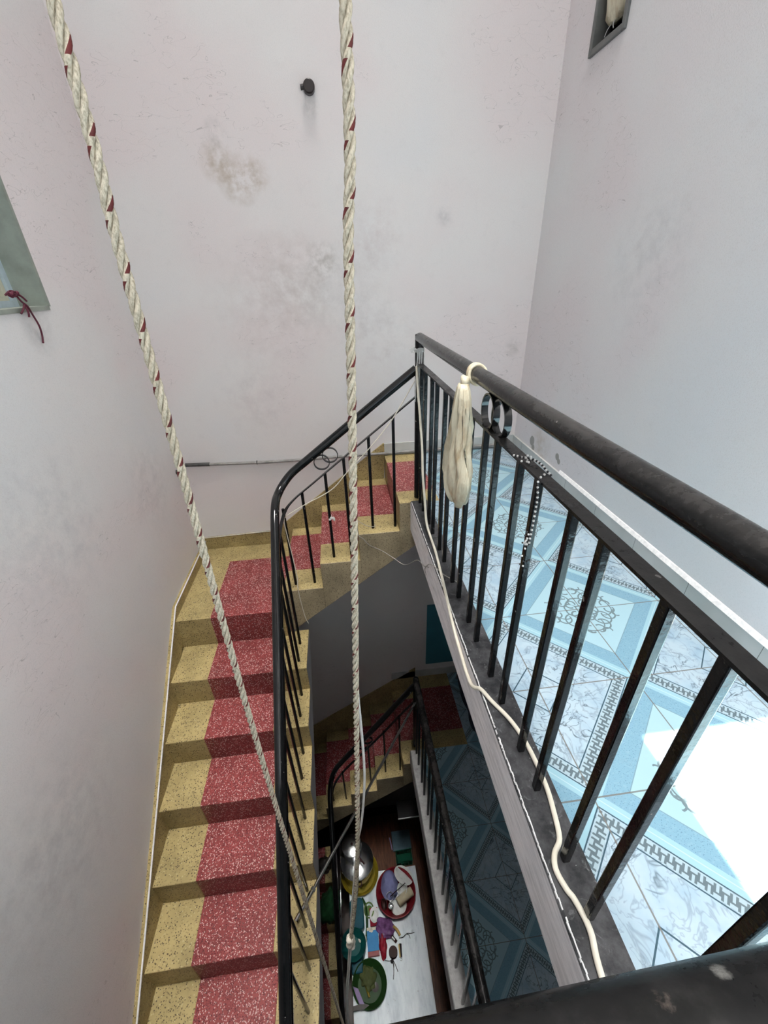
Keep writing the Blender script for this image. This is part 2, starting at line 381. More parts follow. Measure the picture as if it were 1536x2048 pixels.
def lathe(bm, prof, seg=32, mi=0, loc=(0, 0, 0), sx=1.0, sy=1.0):
    """profile of (radius, z); closed surface of revolution"""
    rings = []
    for r, z in prof:
        if r < 1e-6: rings.append([bm.verts.new((loc[0], loc[1], loc[2] + z))])
        else: rings.append([bm.verts.new((loc[0] + sx * r * math.cos(2 * PI * k / seg), loc[1] + sy * r * math.sin(2 * PI * k / seg), loc[2] + z)) for k in range(seg)])
    for A, B in zip(rings, rings[1:]):
        for k in range(seg):
            if len(A) == 1 and len(B) == 1: break
            if len(A) == 1: f = bm.faces.new((A[0], B[(k + 1) % seg], B[k]))
            elif len(B) == 1: f = bm.faces.new((A[k], A[(k + 1) % seg], B[0]))
            else: f = bm.faces.new((A[k], A[(k + 1) % seg], B[(k + 1) % seg], B[k]))
            f.material_index = mi
    return bm
def ball(bm, c, r, mi=0, seg=8, sc=(1, 1, 1)):
    n = seg // 2
    lathe(bm, [(r * math.sin(PI * i / n) * sc[0], -r * math.cos(PI * i / n) * sc[2]) for i in range(n + 1)], seg, mi, c)
    return bm
def obj(name, bm, mats, parent=None, smooth=False, bevel=0.0, seg=2, auto=None):
    bmesh.ops.recalc_face_normals(bm, faces=bm.faces)
    me = bpy.data.meshes.new(name); bm.to_mesh(me); bm.free()
    for mm in (mats if isinstance(mats, (list, tuple)) else [mats]): me.materials.append(M[mm] if isinstance(mm, str) else mm)
    if smooth:
        for p in me.polygons: p.use_smooth = True
    if smooth and auto: me.set_sharp_from_angle(angle=math.radians(auto))
    o = bpy.data.objects.new(name, me); COL.objects.link(o)
    if bevel:
        b = o.modifiers.new('soft_edge', 'BEVEL'); b.width = bevel; b.segments = seg; b.limit_method = 'ANGLE'; b.angle_limit = math.radians(40)
    if parent:
        o.parent = parent; o.matrix_parent_inverse = Matrix.Translation(parent.location).inverted()
    return o
def tag(o, label, cat, group=None, kind=None):
    o['label'] = label; o['category'] = cat
    if group: o['group'] = group
    if kind: o['kind'] = kind
    return o
def thing(name, label, cat, loc=(0, 0, 0), group=None):
    o = bpy.data.objects.new(name, None); o.empty_display_size = 0.05; COL.objects.link(o); o.location = loc
    return tag(o, label, cat, group)
def struct(name, bm, mats, **k):
    o = obj(name, bm, mats, **k); o['kind'] = 'structure'; return o
NB = bmesh.new

# ------------------------------------------------------------------ measured layout (metres)
R = 0.17765; S = 2.3539
XL, XW, XS = -1.4587, -1.479, -0.7053      # stair edge at wall, left wall, open stair edge
XO, XI, XR = -0.0489, 0.0436, 0.826        # curb faces, right wall
YW, YS, Y0, YN, DB = 0.6882, -0.0414, -0.0797, -0.1042, 0.2403
A0, DA, ZL, Z1 = -0.1086, 0.2358, -0.6464, -0.8564
YE = -2.03                                  # near edge of the stair well
YB = -4.3                                   # wall behind
G = -4.75                                   # ground floor
CT = 0.0095                                 # curb top

# ------------------------------------------------------------------ room shell
def wall_with_hole(axis, a0, a1, lo, hi, z0, z1, h):
    """wall slab between a0 and a1 on one axis, spanning lo..hi and z0..z1, with the hole h=(l0,l1,hz0,hz1)"""
    bm = NB()
    for (l0, l1, q0, q1) in ((lo, h[0], z0, z1), (h[1], hi, z0, z1), (h[0], h[1], z0, h[2]), (h[0], h[1], h[3], z1)):
        if axis == 0: box(bm, a0, a1, l0, l1, q0, q1)
        else: box(bm, l0, l1, a0, a1, q0, q1)
    bmesh.ops.remove_doubles(bm, verts=bm.verts, dist=1e-5)
    return bm
WIN = (-1.05, -0.085, 1.022, 1.95)
REC = (0.185, 0.40, 1.905, 2.25)
bm = NB(); box(bm, -1.7, 1.05, YW, YW + 0.15, G - .1, CEIL + .1); struct('wall_back', bm, 'wall_back')
struct('wall_left', wall_with_hole(0, XW - 0.22, XW, YB, YW, G - .1, CEIL + .1, WIN), 'wall_left')
struct('wall_right', wall_with_hole(0, XR, XR + 0.2, YB, YW, G - .1, CEIL + .1, REC), 'wall_right')
struct('wall_front', wall_with_hole(1, YB - .15, YB, -1.7, 1.05, G - .1, CEIL + .1, (-1.0, 0.6, 0.05, 2.2)), 'wall_plain')
HX, HY = 0.323 - SUN_DIR.x * CEIL, -1.433 - SUN_DIR.y * CEIL        # roof opening that throws the sun patch
bm = NB()
for x0, x1, y0, y1 in ((-1.7, HX, YB, YW), (HX, 1.05, HY, YW), (HX, 1.05, YB, HY - 0.9)):
    box(bm, x0, x1, y0, y1, CEIL, CEIL + .12)
struct('ceiling', bm, 'ceiling')
# floor slabs of the two storeys and the ground
def slab(name, z, mat):
    bm = NB()
    xb = XI if z == 0 else A0 + DA
    box(bm, XI, XR, YE, YS, z - .165, z); box(bm, xb, XR, YS, YW, z - .165, z)
    box(bm, XW, XR, YB, YE, z - .165, z)
    bmesh.ops.remove_doubles(bm, verts=bm.verts, dist=1e-5)
    return struct(name, bm, mat)
slab('floor', 0.0, 'tiles'); slab('floor.001', -S, 'tiles_low')
bm = NB(); box(bm, -1.7, 1.05, YB, YW, G - .1, G); struct('floor.002', bm, 'ground')

def curb(name, z, top, side):
    bm = NB()
    prism(bm, [(XO, z - .172), (XI, z - .16), (XI, z + CT), (XO + .006, z + CT), (XO, z + CT - .006)], 1, YE, YS + .002, 0, [1, 1, 0, 0, 1], 1)
    c = struct(name, bm, [top, side])
    if z == 0:
        bm = NB(); y = YE; rnd = random.Random(3)
        while y < YS - .01:                                     # ragged line of white filler along the arris
            l = rnd.uniform(.003, .012); w = rnd.choice([.0004, .0006, .001, .0018]); h = rnd.uniform(.0004, .0016)
            if rnd.random() < .93:
                x0 = XO + .0052 + rnd.uniform(-.0006, .0010)
                prism(bm, [(x0 - .0022, z + CT - .0035), (x0 + w, z + CT - .001), (x0 + w * .6, z + CT + h), (x0 - .0012, z + CT + h * .5)], 1, y, min(y + l * 1.1, YS))
            y += l
        obj('plaster_edge', bm, 'plaster', c)
    return c
curb('trim_1', 0.0, 'curb_top', 'curb_side'); curb('trim_2', -S, 'curb_low', 'curb_side')

# skirting of the tiled corridors
def baseboards(z, xs, first):
    bm = NB(); box(bm, XR - .012, XR, YB, YW, z, z + .082)
    b = struct('baseboard_right' if first else 'baseboard_right.001', bm, 'skirt_tile')
    bm = NB(); prism(bm, [(XR - .013, z + .082), (XR, z + .082), (XR, z + .098), (XR - .004, z + .096)], 1, YB, 0.02 if first else YW)
    obj('plaster_line', bm, 'plaster', b)
    bm = NB(); box(bm, xs, XR - .012, YW - .012, YW, z + .003, z + .085)
    struct('baseboard_back' if first else 'baseboard_back.001', bm, 'skirt_tile')
baseboards(0.0, -.108, True); baseboards(-S, -.108, False)

# ------------------------------------------------------------------ window in the left wall
bm = NB()
y1 = WIN[1]; xi = XW - .10
box(bm, xi, XW + .003, y1 - .004, y1 + .01, WIN[2], WIN[3]); box(bm, xi, XW + .003, WIN[0] - .01, WIN[0] + .004, WIN[2], WIN[3])
box(bm, xi, XW + .003, WIN[0], y1, WIN[2] - .012, WIN[2] + .003); box(bm, xi, XW + .003, WIN[0], y1, WIN[3] - .003, WIN[3] + .012)
w = struct('window_1', bm, 'jamb')
def ring_frame(x0, x1, y0, y1, z0, z1, t):
    bm = NB()
    box(bm, x0, x1, y0, y0 + t, z0, z1); box(bm, x0, x1, y1 - t, y1, z0, z1)
    box(bm, x0, x1, y0 + t, y1 - t, z0, z0 + t); box(bm, x0, x1, y0 + t, y1 - t, z1 - t, z1)
    return bm
obj('frame', ring_frame(xi - .035, xi, WIN[0] + .002, y1 - .004, WIN[2] + .003, WIN[3] - .003, .022), 'frame_blue', w)
obj('sash', ring_frame(xi - .05, xi - .01, WIN[0] + .03, y1 - .03, WIN[2] + .02, WIN[3] - .02, .02), 'sash', w)
bm = NB(); box(bm, xi - .046, xi - .04, WIN[0] + .05, y1 - .05, WIN[2] + .04, WIN[3] - .04); obj('pane', bm, 'pane', w)
bm = NB()
for k in range(4): box(bm, xi - .042, xi - .018, y1 - .16 - .2 * k, y1 - .15 - .2 * k, WIN[2] + .04, WIN[3] - .04)
obj('window_bar', bm, 'sash', w)
# maroon cord tied to it
bm = NB()
xc = XW + .012
tube(bm, smooth_path([(xc - .012, -.30, 1.066), (xc, -.286, 1.078), (xc + .004, -.268, 1.072), (xc, -.285, 1.06), (xc - .004, -.30, 1.07), (xc, -.275, 1.074), (xc, -.25, 1.045), (xc + .004, -.236, 1.03), (xc + .002, -.222, 1.0), (xc, -.208, .965), (xc - .004, -.205, .935), (xc - .006, -.215, .905)], 6), .0032, 7)
tube(bm, smooth_path([(xc, -.27, 1.075), (xc + .004, -.245, 1.06), (xc + .004, -.228, 1.045)], 5), .0034, 7)
tube(bm, smooth_path([(xc, -.243, 1.035), (xc + .004, -.262, 1.022), (xc, -.278, 1.008)], 5), .0034, 7)
tube(bm, smooth_path([(xc, -.240, 1.03), (xc + .004, -.243, 1.012), (xc, -.243, .995)], 5), .0034, 7)
for k in range(5): ball(bm, (xc + .002, -.29 + .008 * k, 1.068 + .004 * math.sin(k * 2)), .007, 0, 8)
tag(obj('maroon_string', bm, 'red_cord', smooth=True), 'frayed maroon string knotted at the lower corner of the window', 'string')

# ------------------------------------------------------------------ framed recess high in the right wall
v = thing('vent_opening', 'dark metal framed square opening high in the right wall', 'vent', (XR, .29, 1.885))
bm = NB(); t = .022
for (y0, y1, z0, z1) in ((.163, .163 + t, 1.883, 2.27), (.42 - t, .42, 1.883, 2.27), (.163 + t, .42 - t, 1.883, 1.883 + t), (.163 + t, .42 - t, 2.27 - t, 2.27)):
    box(bm, XR - .012, XR + .06, y0, y1, z0, z1)
obj('frame', bm, 'grey_metal', v, bevel=.003)
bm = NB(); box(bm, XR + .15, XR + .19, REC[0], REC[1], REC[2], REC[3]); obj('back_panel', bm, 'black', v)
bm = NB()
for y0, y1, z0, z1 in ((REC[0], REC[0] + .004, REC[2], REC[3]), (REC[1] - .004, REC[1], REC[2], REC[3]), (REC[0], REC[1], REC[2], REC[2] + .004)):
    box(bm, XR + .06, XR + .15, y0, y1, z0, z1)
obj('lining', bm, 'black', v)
bm = NB()
pr = [(0, 0), (.035, .004), (.058, .03), (.066, .07), (.064, .13), (.055, .2), (.03, .26), (0, .28)]
lathe(bm, pr, 20, 0, (XR + .035, .315, 1.955), .55, 1.15)
for vv in bm.verts:
    a = math.atan2(vv.co.y - .315, vv.co.x - XR - .035); vv.co.y += .006 * math.sin(5 * a + vv.co.z * 60); vv.co.x += .004 * math.sin(7 * a)
b = obj('cream_bag', bm, 'film', smooth=True)
tag(b, 'cream plastic bag stuffed into the framed wall opening, stray wires below', 'bag')
bm = NB()
tube(bm, smooth_path([(XR + .03, .33, 1.962), (XR + .02, .345, 1.945), (XR + .015, .352, 1.925)], 5), .0016, 6)
obj('wire', bm, 'cord_white', b, smooth=True); bm = NB()
tube(bm, smooth_path([(XR + .03, .305, 1.962), (XR + .018, .302, 1.95), (XR + .018, .297, 1.932)], 5), .002, 6)
obj('wire', bm, 'cord_white', b, smooth=True)

# pipe stub on the back wall
s = thing('pipe_stub', 'dark iron pipe stub sticking out high on the back wall', 'pipe', (-.411, YW, 1.865))
bm = NB(); tube(bm, [(-.408, YW + .01, 1.865), (-.408, YW - .035, 1.865)], .027, 20)
obj('body', bm, 'dark_iron', s, smooth=True, bevel=.005, auto=50)
bm = NB(); tube(bm, [(-.415, YW - .02, 1.868), (-.448, YW - .02, 1.863)], .011, 8); obj('bolt', bm, 'dark_iron', s)

# conduit along the back wall and a capped stub on the left wall
c = thing('conduit', 'thin grey conduit running along the back wall behind the stairs', 'pipe', (-1.45, YW, .03))
cp = [(-1.44, .676, .033), (-1.27, .676, .026), (-.95, .676, .014), (-.70, .676, .012), (-.40, .674, .016), (-.13, .672, .017), (.2, .670, .020), (.5, .668, .022), (.80, .668, .024)]
bm = NB(); tube(bm, smooth_path(cp, 6), .0095, 10); obj('tube', bm, 'conduit', c, smooth=True)
bm = NB(); tube(bm, [(-1.445, .676, .034), (-1.29, .676, .027)], .0125, 10); obj('coupling', bm, 'dark_grime', c, smooth=True, auto=50)
for x in (-.98, -.52):
    bm = NB(); tube(bm, [(x, YW - .012 + .012 * math.cos(a), .016 + .012 * math.sin(a)) for a in [PI * k / 8 for k in range(4, 21)]], .0025, 6); obj('clip', bm, 'dark_grime', c)
bm = NB(); tube(bm, [(XW - .01, .589, .025), (XW + .022, .589, .02)], .016, 10)
tag(obj('pipe_end', bm, 'dark_grime', smooth=True, auto=50), 'dark capped pipe end sticking out of the left wall near the corner', 'pipe')

# ------------------------------------------------------------------ staircases
RX0, RX1 = -1.26, -0.897        # red runner on the lower flight
RY0, RY1 = 0.165, 0.578         # red runner along the back wall
def zsA(x): return -.274 + .73 * (x + .007)
def zsB(y): return (Z1 - R) + (y + .3445) * .739 - .12
def step_across(t, name, x0, x1, zt, f0, f1, profile=None):
    """a step of the flight along the back wall, front face at YS"""
    bm = NB()
    for y0, y1, mi in ((YS, RY0, 0), (RY0, RY1, 1), (RY1, YW, 0)):
        P = profile or [(x0, zt), (x1, zt), (x1, f1), (x0, f0)]
        e = [mi] + [2] * (len(P) - 2) + [mi] if profile else [mi, mi, 2, mi]
        prism(bm, P, 1, y0, y1, mi, e, 2 if y0 == YS else mi)
    return obj(name, bm, ['yellow', 'red', 'stringer'], t, bevel=.0025, seg=1)
def step_down(t, y0, y1, zt, f0, f1, xs=XS):
    """a step of the flight along the left wall"""
    bm = NB()
    for x0, x1, mi in ((XW, RX0, 0), (RX0, RX1, 1), (RX1, xs, 0)):
        prism(bm, [(y0, zt), (y1, zt), (y1, f1), (y0, f0)], 0, x0, x1, mi, [mi, 2, 2, mi], 2 if x1 == xs else mi)
    return obj('step', bm, ['yellow', 'red', 'side_paint'], t, bevel=.0025, seg=1)
def quarter_landing(t, zt, zb):
    bm = NB()
    XE = A0 - 3 * DA + .003
    xs = [XW, RX0, RX1, XE]; ys = [Y0, RY0, .49, YW]
    for i in range(3):
        for j in range(3):
            red = (i == 1 and j < 2) or (i >= 2 and j == 1)
            vs = [bm.verts.new(p) for p in ((xs[i], ys[j], zt), (xs[i + 1], ys[j], zt), (xs[i + 1], ys[j + 1], zt), (xs[i], ys[j + 1], zt))]
            f = bm.faces.new(vs); f.material_index = 1 if red else 0
        vs = [bm.verts.new(p) for p in ((xs[i], Y0, zt), (xs[i + 1], Y0, zt), (xs[i + 1], Y0, zb), (xs[i], Y0, zb))]
        f = bm.faces.new(vs); f.material_index = 1 if i == 1 else 0
    for q in (((XW, Y0, zb), (XE, Y0, zb), (XE, YW, zb), (XW, YW, zb)), ((XE, Y0, zt), (XE, YW, zt), (XE, YW, zb), (XE, Y0, zb)), ((XW, YW, zt), (XE, YW, zt), (XE, YW, zb), (XW, YW, zb)), ((XW, Y0, zt), (XW, YW, zt), (XW, YW, zb), (XW, Y0, zb))):
        f = bm.faces.new([bm.verts.new(p) for p in q]); f.material_index = 2
    bmesh.ops.remove_doubles(bm, verts=bm.verts, dist=1e-5)
    return obj('landing', bm, ['yellow', 'red', 'stringer'], t)
def upper_stairs():
    t = thing('staircase', 'upper terrazzo staircase with yellow treads and a brightly lit red runner', 'staircase', (-.8, .3, -.9))
    xe = .113
    bm = NB()
    for y0, y1, mi in ((YS, .102, 0), (.102, .538, 1), (.538, YW, 0)):
        prism(bm, [(A0, .0015), (xe, .0015), (xe, -.05), (.0436, -.16), (-.007, zsA(-.007)), (A0, zsA(A0))], 1, y0, y1, mi, [mi, mi, 2, 2, 2, mi], 2 if y0 == YS else mi)
    obj('top_step', bm, ['yellow', 'red', 'stringer'], t)
    for k in (1, 2, 3):
        x1, x0 = A0 - (k - 1) * DA, A0 - k * DA
        step_across(t, 'step', x0, x1, -k * R, zsA(x0), zsA(x1))
    quarter_landing(t, ZL, Z1 - .02)
    for k in range(1, 10):
        y0, y1 = YN - k * DB, (YN - (k - 1) * DB if k > 1 else YS)
        step_down(t, y0, y1, Z1 - (k - 1) * R, max(-S, zsB(y0)), max(-S, zsB(y1)))
    bm = NB(); yk = YN - 9 * DB
    top = [(YW, -.575), (-.02, -.585), (yk, -.585 + (yk + .02) * .739)]
    prism(bm, top + [(yk, top[2][1] - .30), (Y0, -.80), (YW, -.80)], 0, XW, XL)
    xb = A0 - 3 * DA - .13
    prism(bm, [(XW, -.548), (xb, -.535), (A0 - .005, .088), (A0, .086), (A0, -.02), (A0 - .01, -.2), (xb, -.80), (XW, -.80)], 1, YW - .012, YW)
    obj('skirting', bm, 'yellow', t)
    bm = NB()
    tube(bm, [(XL - .001, yk, top[2][1] + .002), (XL - .001, -.02, -.583), (XL - .001, YW - .01, -.573)], .004, 6)
    obj('plaster_line', bm, 'plaster', t)
    bm = NB(); tube(bm, [(XL, YW - .014, -.546), (xb, YW - .014, -.533)], .0025, 6); obj('plaster_line', bm, 'plaster', t)
def lower_stairs():
    t = thing('staircase', 'lower terrazzo staircase in shadow, down in the well below the upper flight', 'staircase', (-.8, .3, G))
    z = -S - R
    def zs(x): return z - .274 + .70 * (x + .007)
    bm = NB(); x0, xe = A0 + DA, .44
    for y0, y1, mi in ((YS, .102, 0), (.102, .538, 1), (.538, YW, 0)):
        prism(bm, [(x0 - .001, -S + .0015), (xe, -S + .0015), (xe, -S - .05), (x0 - .001, -S - .17)], 1, y0, y1, mi, [mi] * 4, mi)
    obj('top_step', bm, ['yellow', 'red', 'stringer'], t)
    xs = [A0 + DA, A0, A0 - DA, A0 - 2 * DA, A0 - 3 * DA, -1.0, -1.22, XW]
    for k in range(1, 8):
        step_across(t, 'step', xs[k], xs[k - 1], -S - k * R, min(zs(xs[k]), -S - (k + 1) * R - .02), min(zs(xs[k - 1]), -S - k * R - .1))
    for j in range(6):
        y1 = YS if j == 0 else -.085 - j * DB; y0 = -.085 - (j + 1) * DB
        zt = -S - (8 + j) * R
        if zt < G + .02: break
        step_down(t, y0, y1, zt, max(G, zt - .40), max(G, zt - .22), -.80)
    bm = NB()
    prism(bm, [(XW, -3.30), (-.924, -2.914), (.124, -2.228), (.124, -2.60), (-.50, -3.0), (-.924, -3.35), (XW, -3.7)], 1, YW - .012, YW)
    prism(bm, [(YW, -3.35), (YS, -3.55), (-1.4, -4.55), (-1.4, -4.75), (YS, -3.85), (YW, -3.7)], 0, XW, XL)
    obj('skirting', bm, 'yellow', t)
upper_stairs(); lower_stairs()

# ------------------------------------------------------------------ railings
def hA(x): return .705 + .749 * x
def lA(x): return .572 + .77 * x
def hB(y): return .085 + .872 * (y + .192)
YP, XB = 0.018, -0.753
BY = (-.065, -.155, -.29, -.38, -.515, -.605, -.742, -.835, -.965, -1.053, -1.195, -1.287, -1.424, -1.517, -1.655, -1.745, -1.885, -1.96)
ZR = 0.835; LR = 0.722; YG = -1.985
def flat_ring(bm, c, r, axis, width=.018, th=.0045, seg=28):
    n = []
    for k in range(seg):
        a = 2 * PI * k / seg
        row = []
        for rr in (r, r - th):
            for o in (-width / 2, width / 2):
                if axis == 0: p = (c[0] + o, c[1] + rr * math.cos(a), c[2] + rr * math.sin(a))
                else: p = (c[0] + rr * math.cos(a), c[1] + o, c[2] + rr * math.sin(a))
                row.append(bm.verts.new(p))
        n.append(row)
    for k in range(seg):
        A, B = n[k], n[(k + 1) % seg]
        for i, j in ((0, 1), (1, 3), (3, 2), (2, 0)): bm.faces.new((A[i], A[j], B[j], B[i]))
    return bm
SQ = .0165
def sqbar(bm, x, y, z0, z1, s=SQ):
    return box(bm, x - s / 2, x + s / 2, y - s / 2, y + s / 2, z0, z1)
def guard(z, label, mat):
    t = thing('guard_railing', label, 'railing', (0, 0, z + CT))
    bm = NB(); tube(bm, [(0, 0, z + CT), (0, 0, z + ZR + .016)], .0205, 20); obj('post', bm, 'baluster', t, smooth=True, bevel=.004, auto=50)
    bm = NB(); tube(bm, [(0, -.004, z + ZR), (0, YG, z + ZR)], .0215, 24); obj('top_rail', bm, mat, t, smooth=True, auto=50)
    bm = NB(); box(bm, -.014, .014, YG, -.015, z + LR - .003, z + LR + .003); obj('lower_rail', bm, mat, t)
    for y in BY:
        bm = NB(); sqbar(bm, 0, y, z + CT - .003, z + LR - .002); obj('baluster', bm, 'baluster', t, bevel=.0025)
    for y in (-.978, -1.046):
        bm = NB(); flat_ring(bm, (0 if y > -1 else .004, y, z + .766), .047, 0); obj('ring', bm, 'rail_gloss', t, smooth=True, auto=40)
    return t
def cross_guard(z, label, mat):
    t = thing('guard_railing', label, 'railing', (-.36, YG, z))
    bm = NB(); tube(bm, [(.0, YG + .0063, z + ZR), (-.735, YG - .006, z + ZR)], .0215, 24); obj('top_rail', bm, mat, t, smooth=True, auto=50)
    for x in (0.0, -.72):
        bm = NB(); tube(bm, [(x, YG - .0, z - .005), (x, YG, z + ZR + .014)], .0205, 16); obj('post', bm, 'baluster', t, smooth=True, auto=50)
    bm = NB(); box(bm, -.71, -.015, YG - .014, YG + .014, z + LR - .003, z + LR + .003); obj('lower_rail', bm, mat, t)
    for k in range(6):
        bm = NB(); sqbar(bm, -.1 - k * .112, YG, z - .005, z + LR - .002); obj('baluster', bm, 'baluster', t, bevel=.0025)
    return t
def near_curb(z, n):
    bm = NB(); box(bm, XS - .03, XO, YE, YE + .09, z - .165, z + .008); struct(n, bm, ['curb_top'])
near_curb(0, 'trim_3'); near_curb(-S, 'trim_4')
BA = ((-.128, 1), (-.258, 1), (-.394, 2), (-.498, 2), (-.632, 3), (-.747, 3))
BBY = (-.154, -.287, -.384, -.519, -.623, -.757, -.865, -.999, -1.105, -1.236, -1.338, -1.469, -1.58, -1.712, -1.82, -1.95, -2.06, -2.19)
def stair_rail(label, mat, hp, lp, bal, rings, post):
    t = thing('stair_railing', label, 'railing', (XB, YP, post[1]))
    bm = NB(); tube(bm, smooth_path(hp, 6), .0215, 20); obj('handrail', bm, mat, t, smooth=True, auto=60)
    bm = NB(); tube(bm, smooth_path(lp, 6), 0, section=[(-.0085, -.0028), (.0085, -.0028), (.0085, .0028), (-.0085, .0028)], up=(0, 0, 1)); obj('lower_rail', bm, mat, t)
    for x, y, z0, z1 in bal:
        xf = -.812 if z0 < -3.5 else x
        bm = NB(); tube(bm, [(xf, y, z0 - .003), (x, y, z1)], .0082, 10); obj('baluster', bm, 'baluster', t, smooth=True, auto=50)
    for i, (x, z) in enumerate(rings):
        bm = NB(); flat_ring(bm, (x, YP + (.0035 if i else -.0005), z), .042, 1, .014, .0045); obj('ring', bm, 'rail_gloss', t, smooth=True, auto=40)
    bm = NB(); tube(bm, [(XB, post[0], post[1]), (XB, post[0], post[2])], .0205, 14); obj('post', bm, 'baluster', t, smooth=True, auto=50)
    return t
def upper_stair_rail():
    hp = [(-.012, .010, hA(-.012)), (-.2, YP, hA(-.2)), (-.4, YP, hA(-.4)), (-.58, YP, hA(-.58)), (-.668, .016, hA(-.668)), (-.722, -.008, .150), (-.748, -.06, .118), (XB, -.12, .108), (XB, -.192, .078)]
    hp += [(XB, y, hB(y)) for y in (-.3, -.6, -.9, -1.2, -1.5, -1.8, -2.1, -2.24)]
    lp = [(-.014, YP, lA(-.014)), (-.2, YP, lA(-.2)), (-.4, YP, lA(-.4)), (-.58, YP, lA(-.58)), (-.67, .017, lA(-.67)), (-.725, .0, .004), (-.748, -.05, -.036), (XB, -.12, -.052), (XB, -.2, -.075)]
    lp += [(XB, y, hB(y) - .15) for y in (-.3, -.6, -.9, -1.2, -1.5, -1.8, -2.1, -2.24)]
    bal = [(x, YP, -k * R, lA(x) - .002) for x, k in BA]
    for i, y in enumerate(BBY): bal.append((XB, y, Z1 - (i // 2) * R, hB(y) - .15 if y < -.2 else -.056))
    stair_rail('black curved stair handrail descending the upper flight from the tall post', 'rail_gloss', hp, lp, bal, ((-.508, .252), (-.462, .287)), (-2.24, -S, hB(-2.24) + .01))
def lower_stair_rail():
    hp = [(-.012, .010, -1.60), (-.12, YP, -1.765), (-.312, YP, -2.04), (-.45, YP, -2.235), (-.589, YP, -2.425), (-.684, .016, -2.565), (-.735, -.02, -2.68), (XB, -.10, -2.775)]
    hb = lambda y: -2.80 - .93 * (-y - .13)
    hp += [(XB, y, hb(y)) for y in (-.2, -.45, -.72, -.93, -1.2, -1.4)]
    lp = [(-.014, YP, -1.80), (-.15, YP, -1.985), (-.275, YP, -2.165), (-.43, YP, -2.37), (-.565, YP, -2.54), (-.66, .016, -2.68), (-.725, -.01, -2.80), (XB, -.10, -2.92)]
    lp += [(XB, y, hb(y) - .16) for y in (-.2, -.45, -.72, -.93, -1.2, -1.4)]
    def lz(x): return -1.80 + (x + .014) * 1.345
    bal = [(x, YP, -S - (k + 1) * R, lz(x) + .004) for x, k in BA]
    for j in range(5):
        for q in (.07, .19):
            y = -.085 - j * DB - q; bal.append((XB, y, -S - (8 + j) * R, hb(y) - .16))
    stair_rail('black stair handrail of the lower flight, dark in the well', 'rail_gloss', hp, lp, bal, ((-.435, -2.285), (-.392, -2.225)), (-1.4, G, hb(-1.4) + .01))
guard(0.0, 'black guard railing with dusty top rail along the sunlit tiled corridor', 'rail')
upper_stair_rail()
cross_guard(0.0, 'scuffed black railing crossing the well, nearest the viewer', 'rail_worn')
guard(-S, 'black guard railing of the dark lower floor, seen down the well', 'rail')
lower_stair_rail()

# ------------------------------------------------------------------ ropes of the hoist
def rope(bm, path, d=0.014, pitch=0.062, step=0.004, phase=0.0):
    pts = smooth_path(path, 12); L = [0.0]
    for a, b in zip(pts, pts[1:]): L.append(L[-1] + (b - a).length)
    n = int(L[-1] / step); P = []; j = 0
    for i in range(n + 1):
        s = L[-1] * i / n
        while j < len(L) - 2 and L[j + 1] < s: j += 1
        P.append(pts[j].lerp(pts[j + 1], (s - L[j]) / max(1e-9, L[j + 1] - L[j])))
    F = frames(P); ro, rs = d * .272, d * .242; SG = 8
    for st in range(3):
        prev = None
        for i, (p, (t, u, w)) in enumerate(zip(P, F)):
            s = L[-1] * i / n; a = phase + 2 * PI * s / pitch + st * 2 * PI / 3
            rad = u * math.cos(a) + w * math.sin(a); tan = w * math.cos(a) - u * math.sin(a)
            ring = []
            for k in range(SG):
                b = 2 * PI * k / SG
                ring.append(bm.verts.new(p + rad * (ro + rs * math.cos(b)) + tan * rs * 1.12 * math.sin(b)))
            if prev:
                flare = rad.x * .80 - rad.y * .60 > .74 or -rad.x * .90 - rad.y * .43 > .86
                for k in range(SG):
                    f = bm.faces.new((prev[k], prev[(k + 1) % SG], ring[(k + 1) % SG], ring[k])); f.smooth = True
                    if st == 0 and flare and k in (7, 0): f.material_index = 1
            prev = ring
    return bm
RZ = CEIL
bm = NB(); rope(bm, [(-.618, -1.40, RZ), (-.622, -1.40, 2.2), (-.624, -1.40, 1.312), (-.630, -1.40, 1.115), (-.635, -1.40, .826), (-.645, -1.40, .345), (-.650, -1.40, -.221), (-.651, -1.40, -.9), (-.654, -1.40, -2.2), (-.655, -1.40, -3.2), (-.655, -1.40, -4.11)], phase=1.0)
tag(obj('rope', bm, ['rope', 'rope_red']), 'thick cream twisted rope with red flecks hanging before the left wall', 'rope', 'hoist ropes hanging down the well')
bm = NB(); rope(bm, [(-.335, -1.40, RZ), (-.342, -1.40, 2.2), (-.350, -1.40, 1.316), (-.362, -1.40, 1.108), (-.375, -1.40, .847), (-.408, -1.40, .251), (-.450, -1.40, -.468), (-.482, -1.40, -.85), (-.522, -1.40, -1.20)], phase=2.2)
r2 = obj('rope', bm, ['rope', 'rope_red'])
tag(r2, 'thick cream twisted rope with red flecks hanging mid picture, knotted at its end', 'rope', 'hoist ropes hanging down the well')
bm = NB(); rnd = random.Random(5)
for k in range(16): ball(bm, (-.524 + rnd.uniform(-.010, .010), -1.40 + rnd.uniform(-.009, .009), -1.235 + rnd.uniform(-.036, .036)), rnd.uniform(.008, .013), 0, 8)
obj('knot', bm, 'tissue', r2, smooth=True)
bm = NB()
tube(bm, smooth_path([(-.402, -1.392, .34), (-.4035, -1.388, .23), (-.403, -1.385, .13), (-.404, -1.385, -.014), (-.409, -1.385, -.133), (-.427, -1.385, -.321), (-.450, -1.385, -.474), (-.477, -1.385, -.723), (-.508, -1.386, -1.023), (-.527, -1.388, -1.22), (-.56, -1.4, -1.55), (-.60, -1.4, -1.98), (-.628, -1.4, -2.5), (-.645, -1.4, -3.3), (-.65, -1.39, -4.13)], 8), .0034, 8)
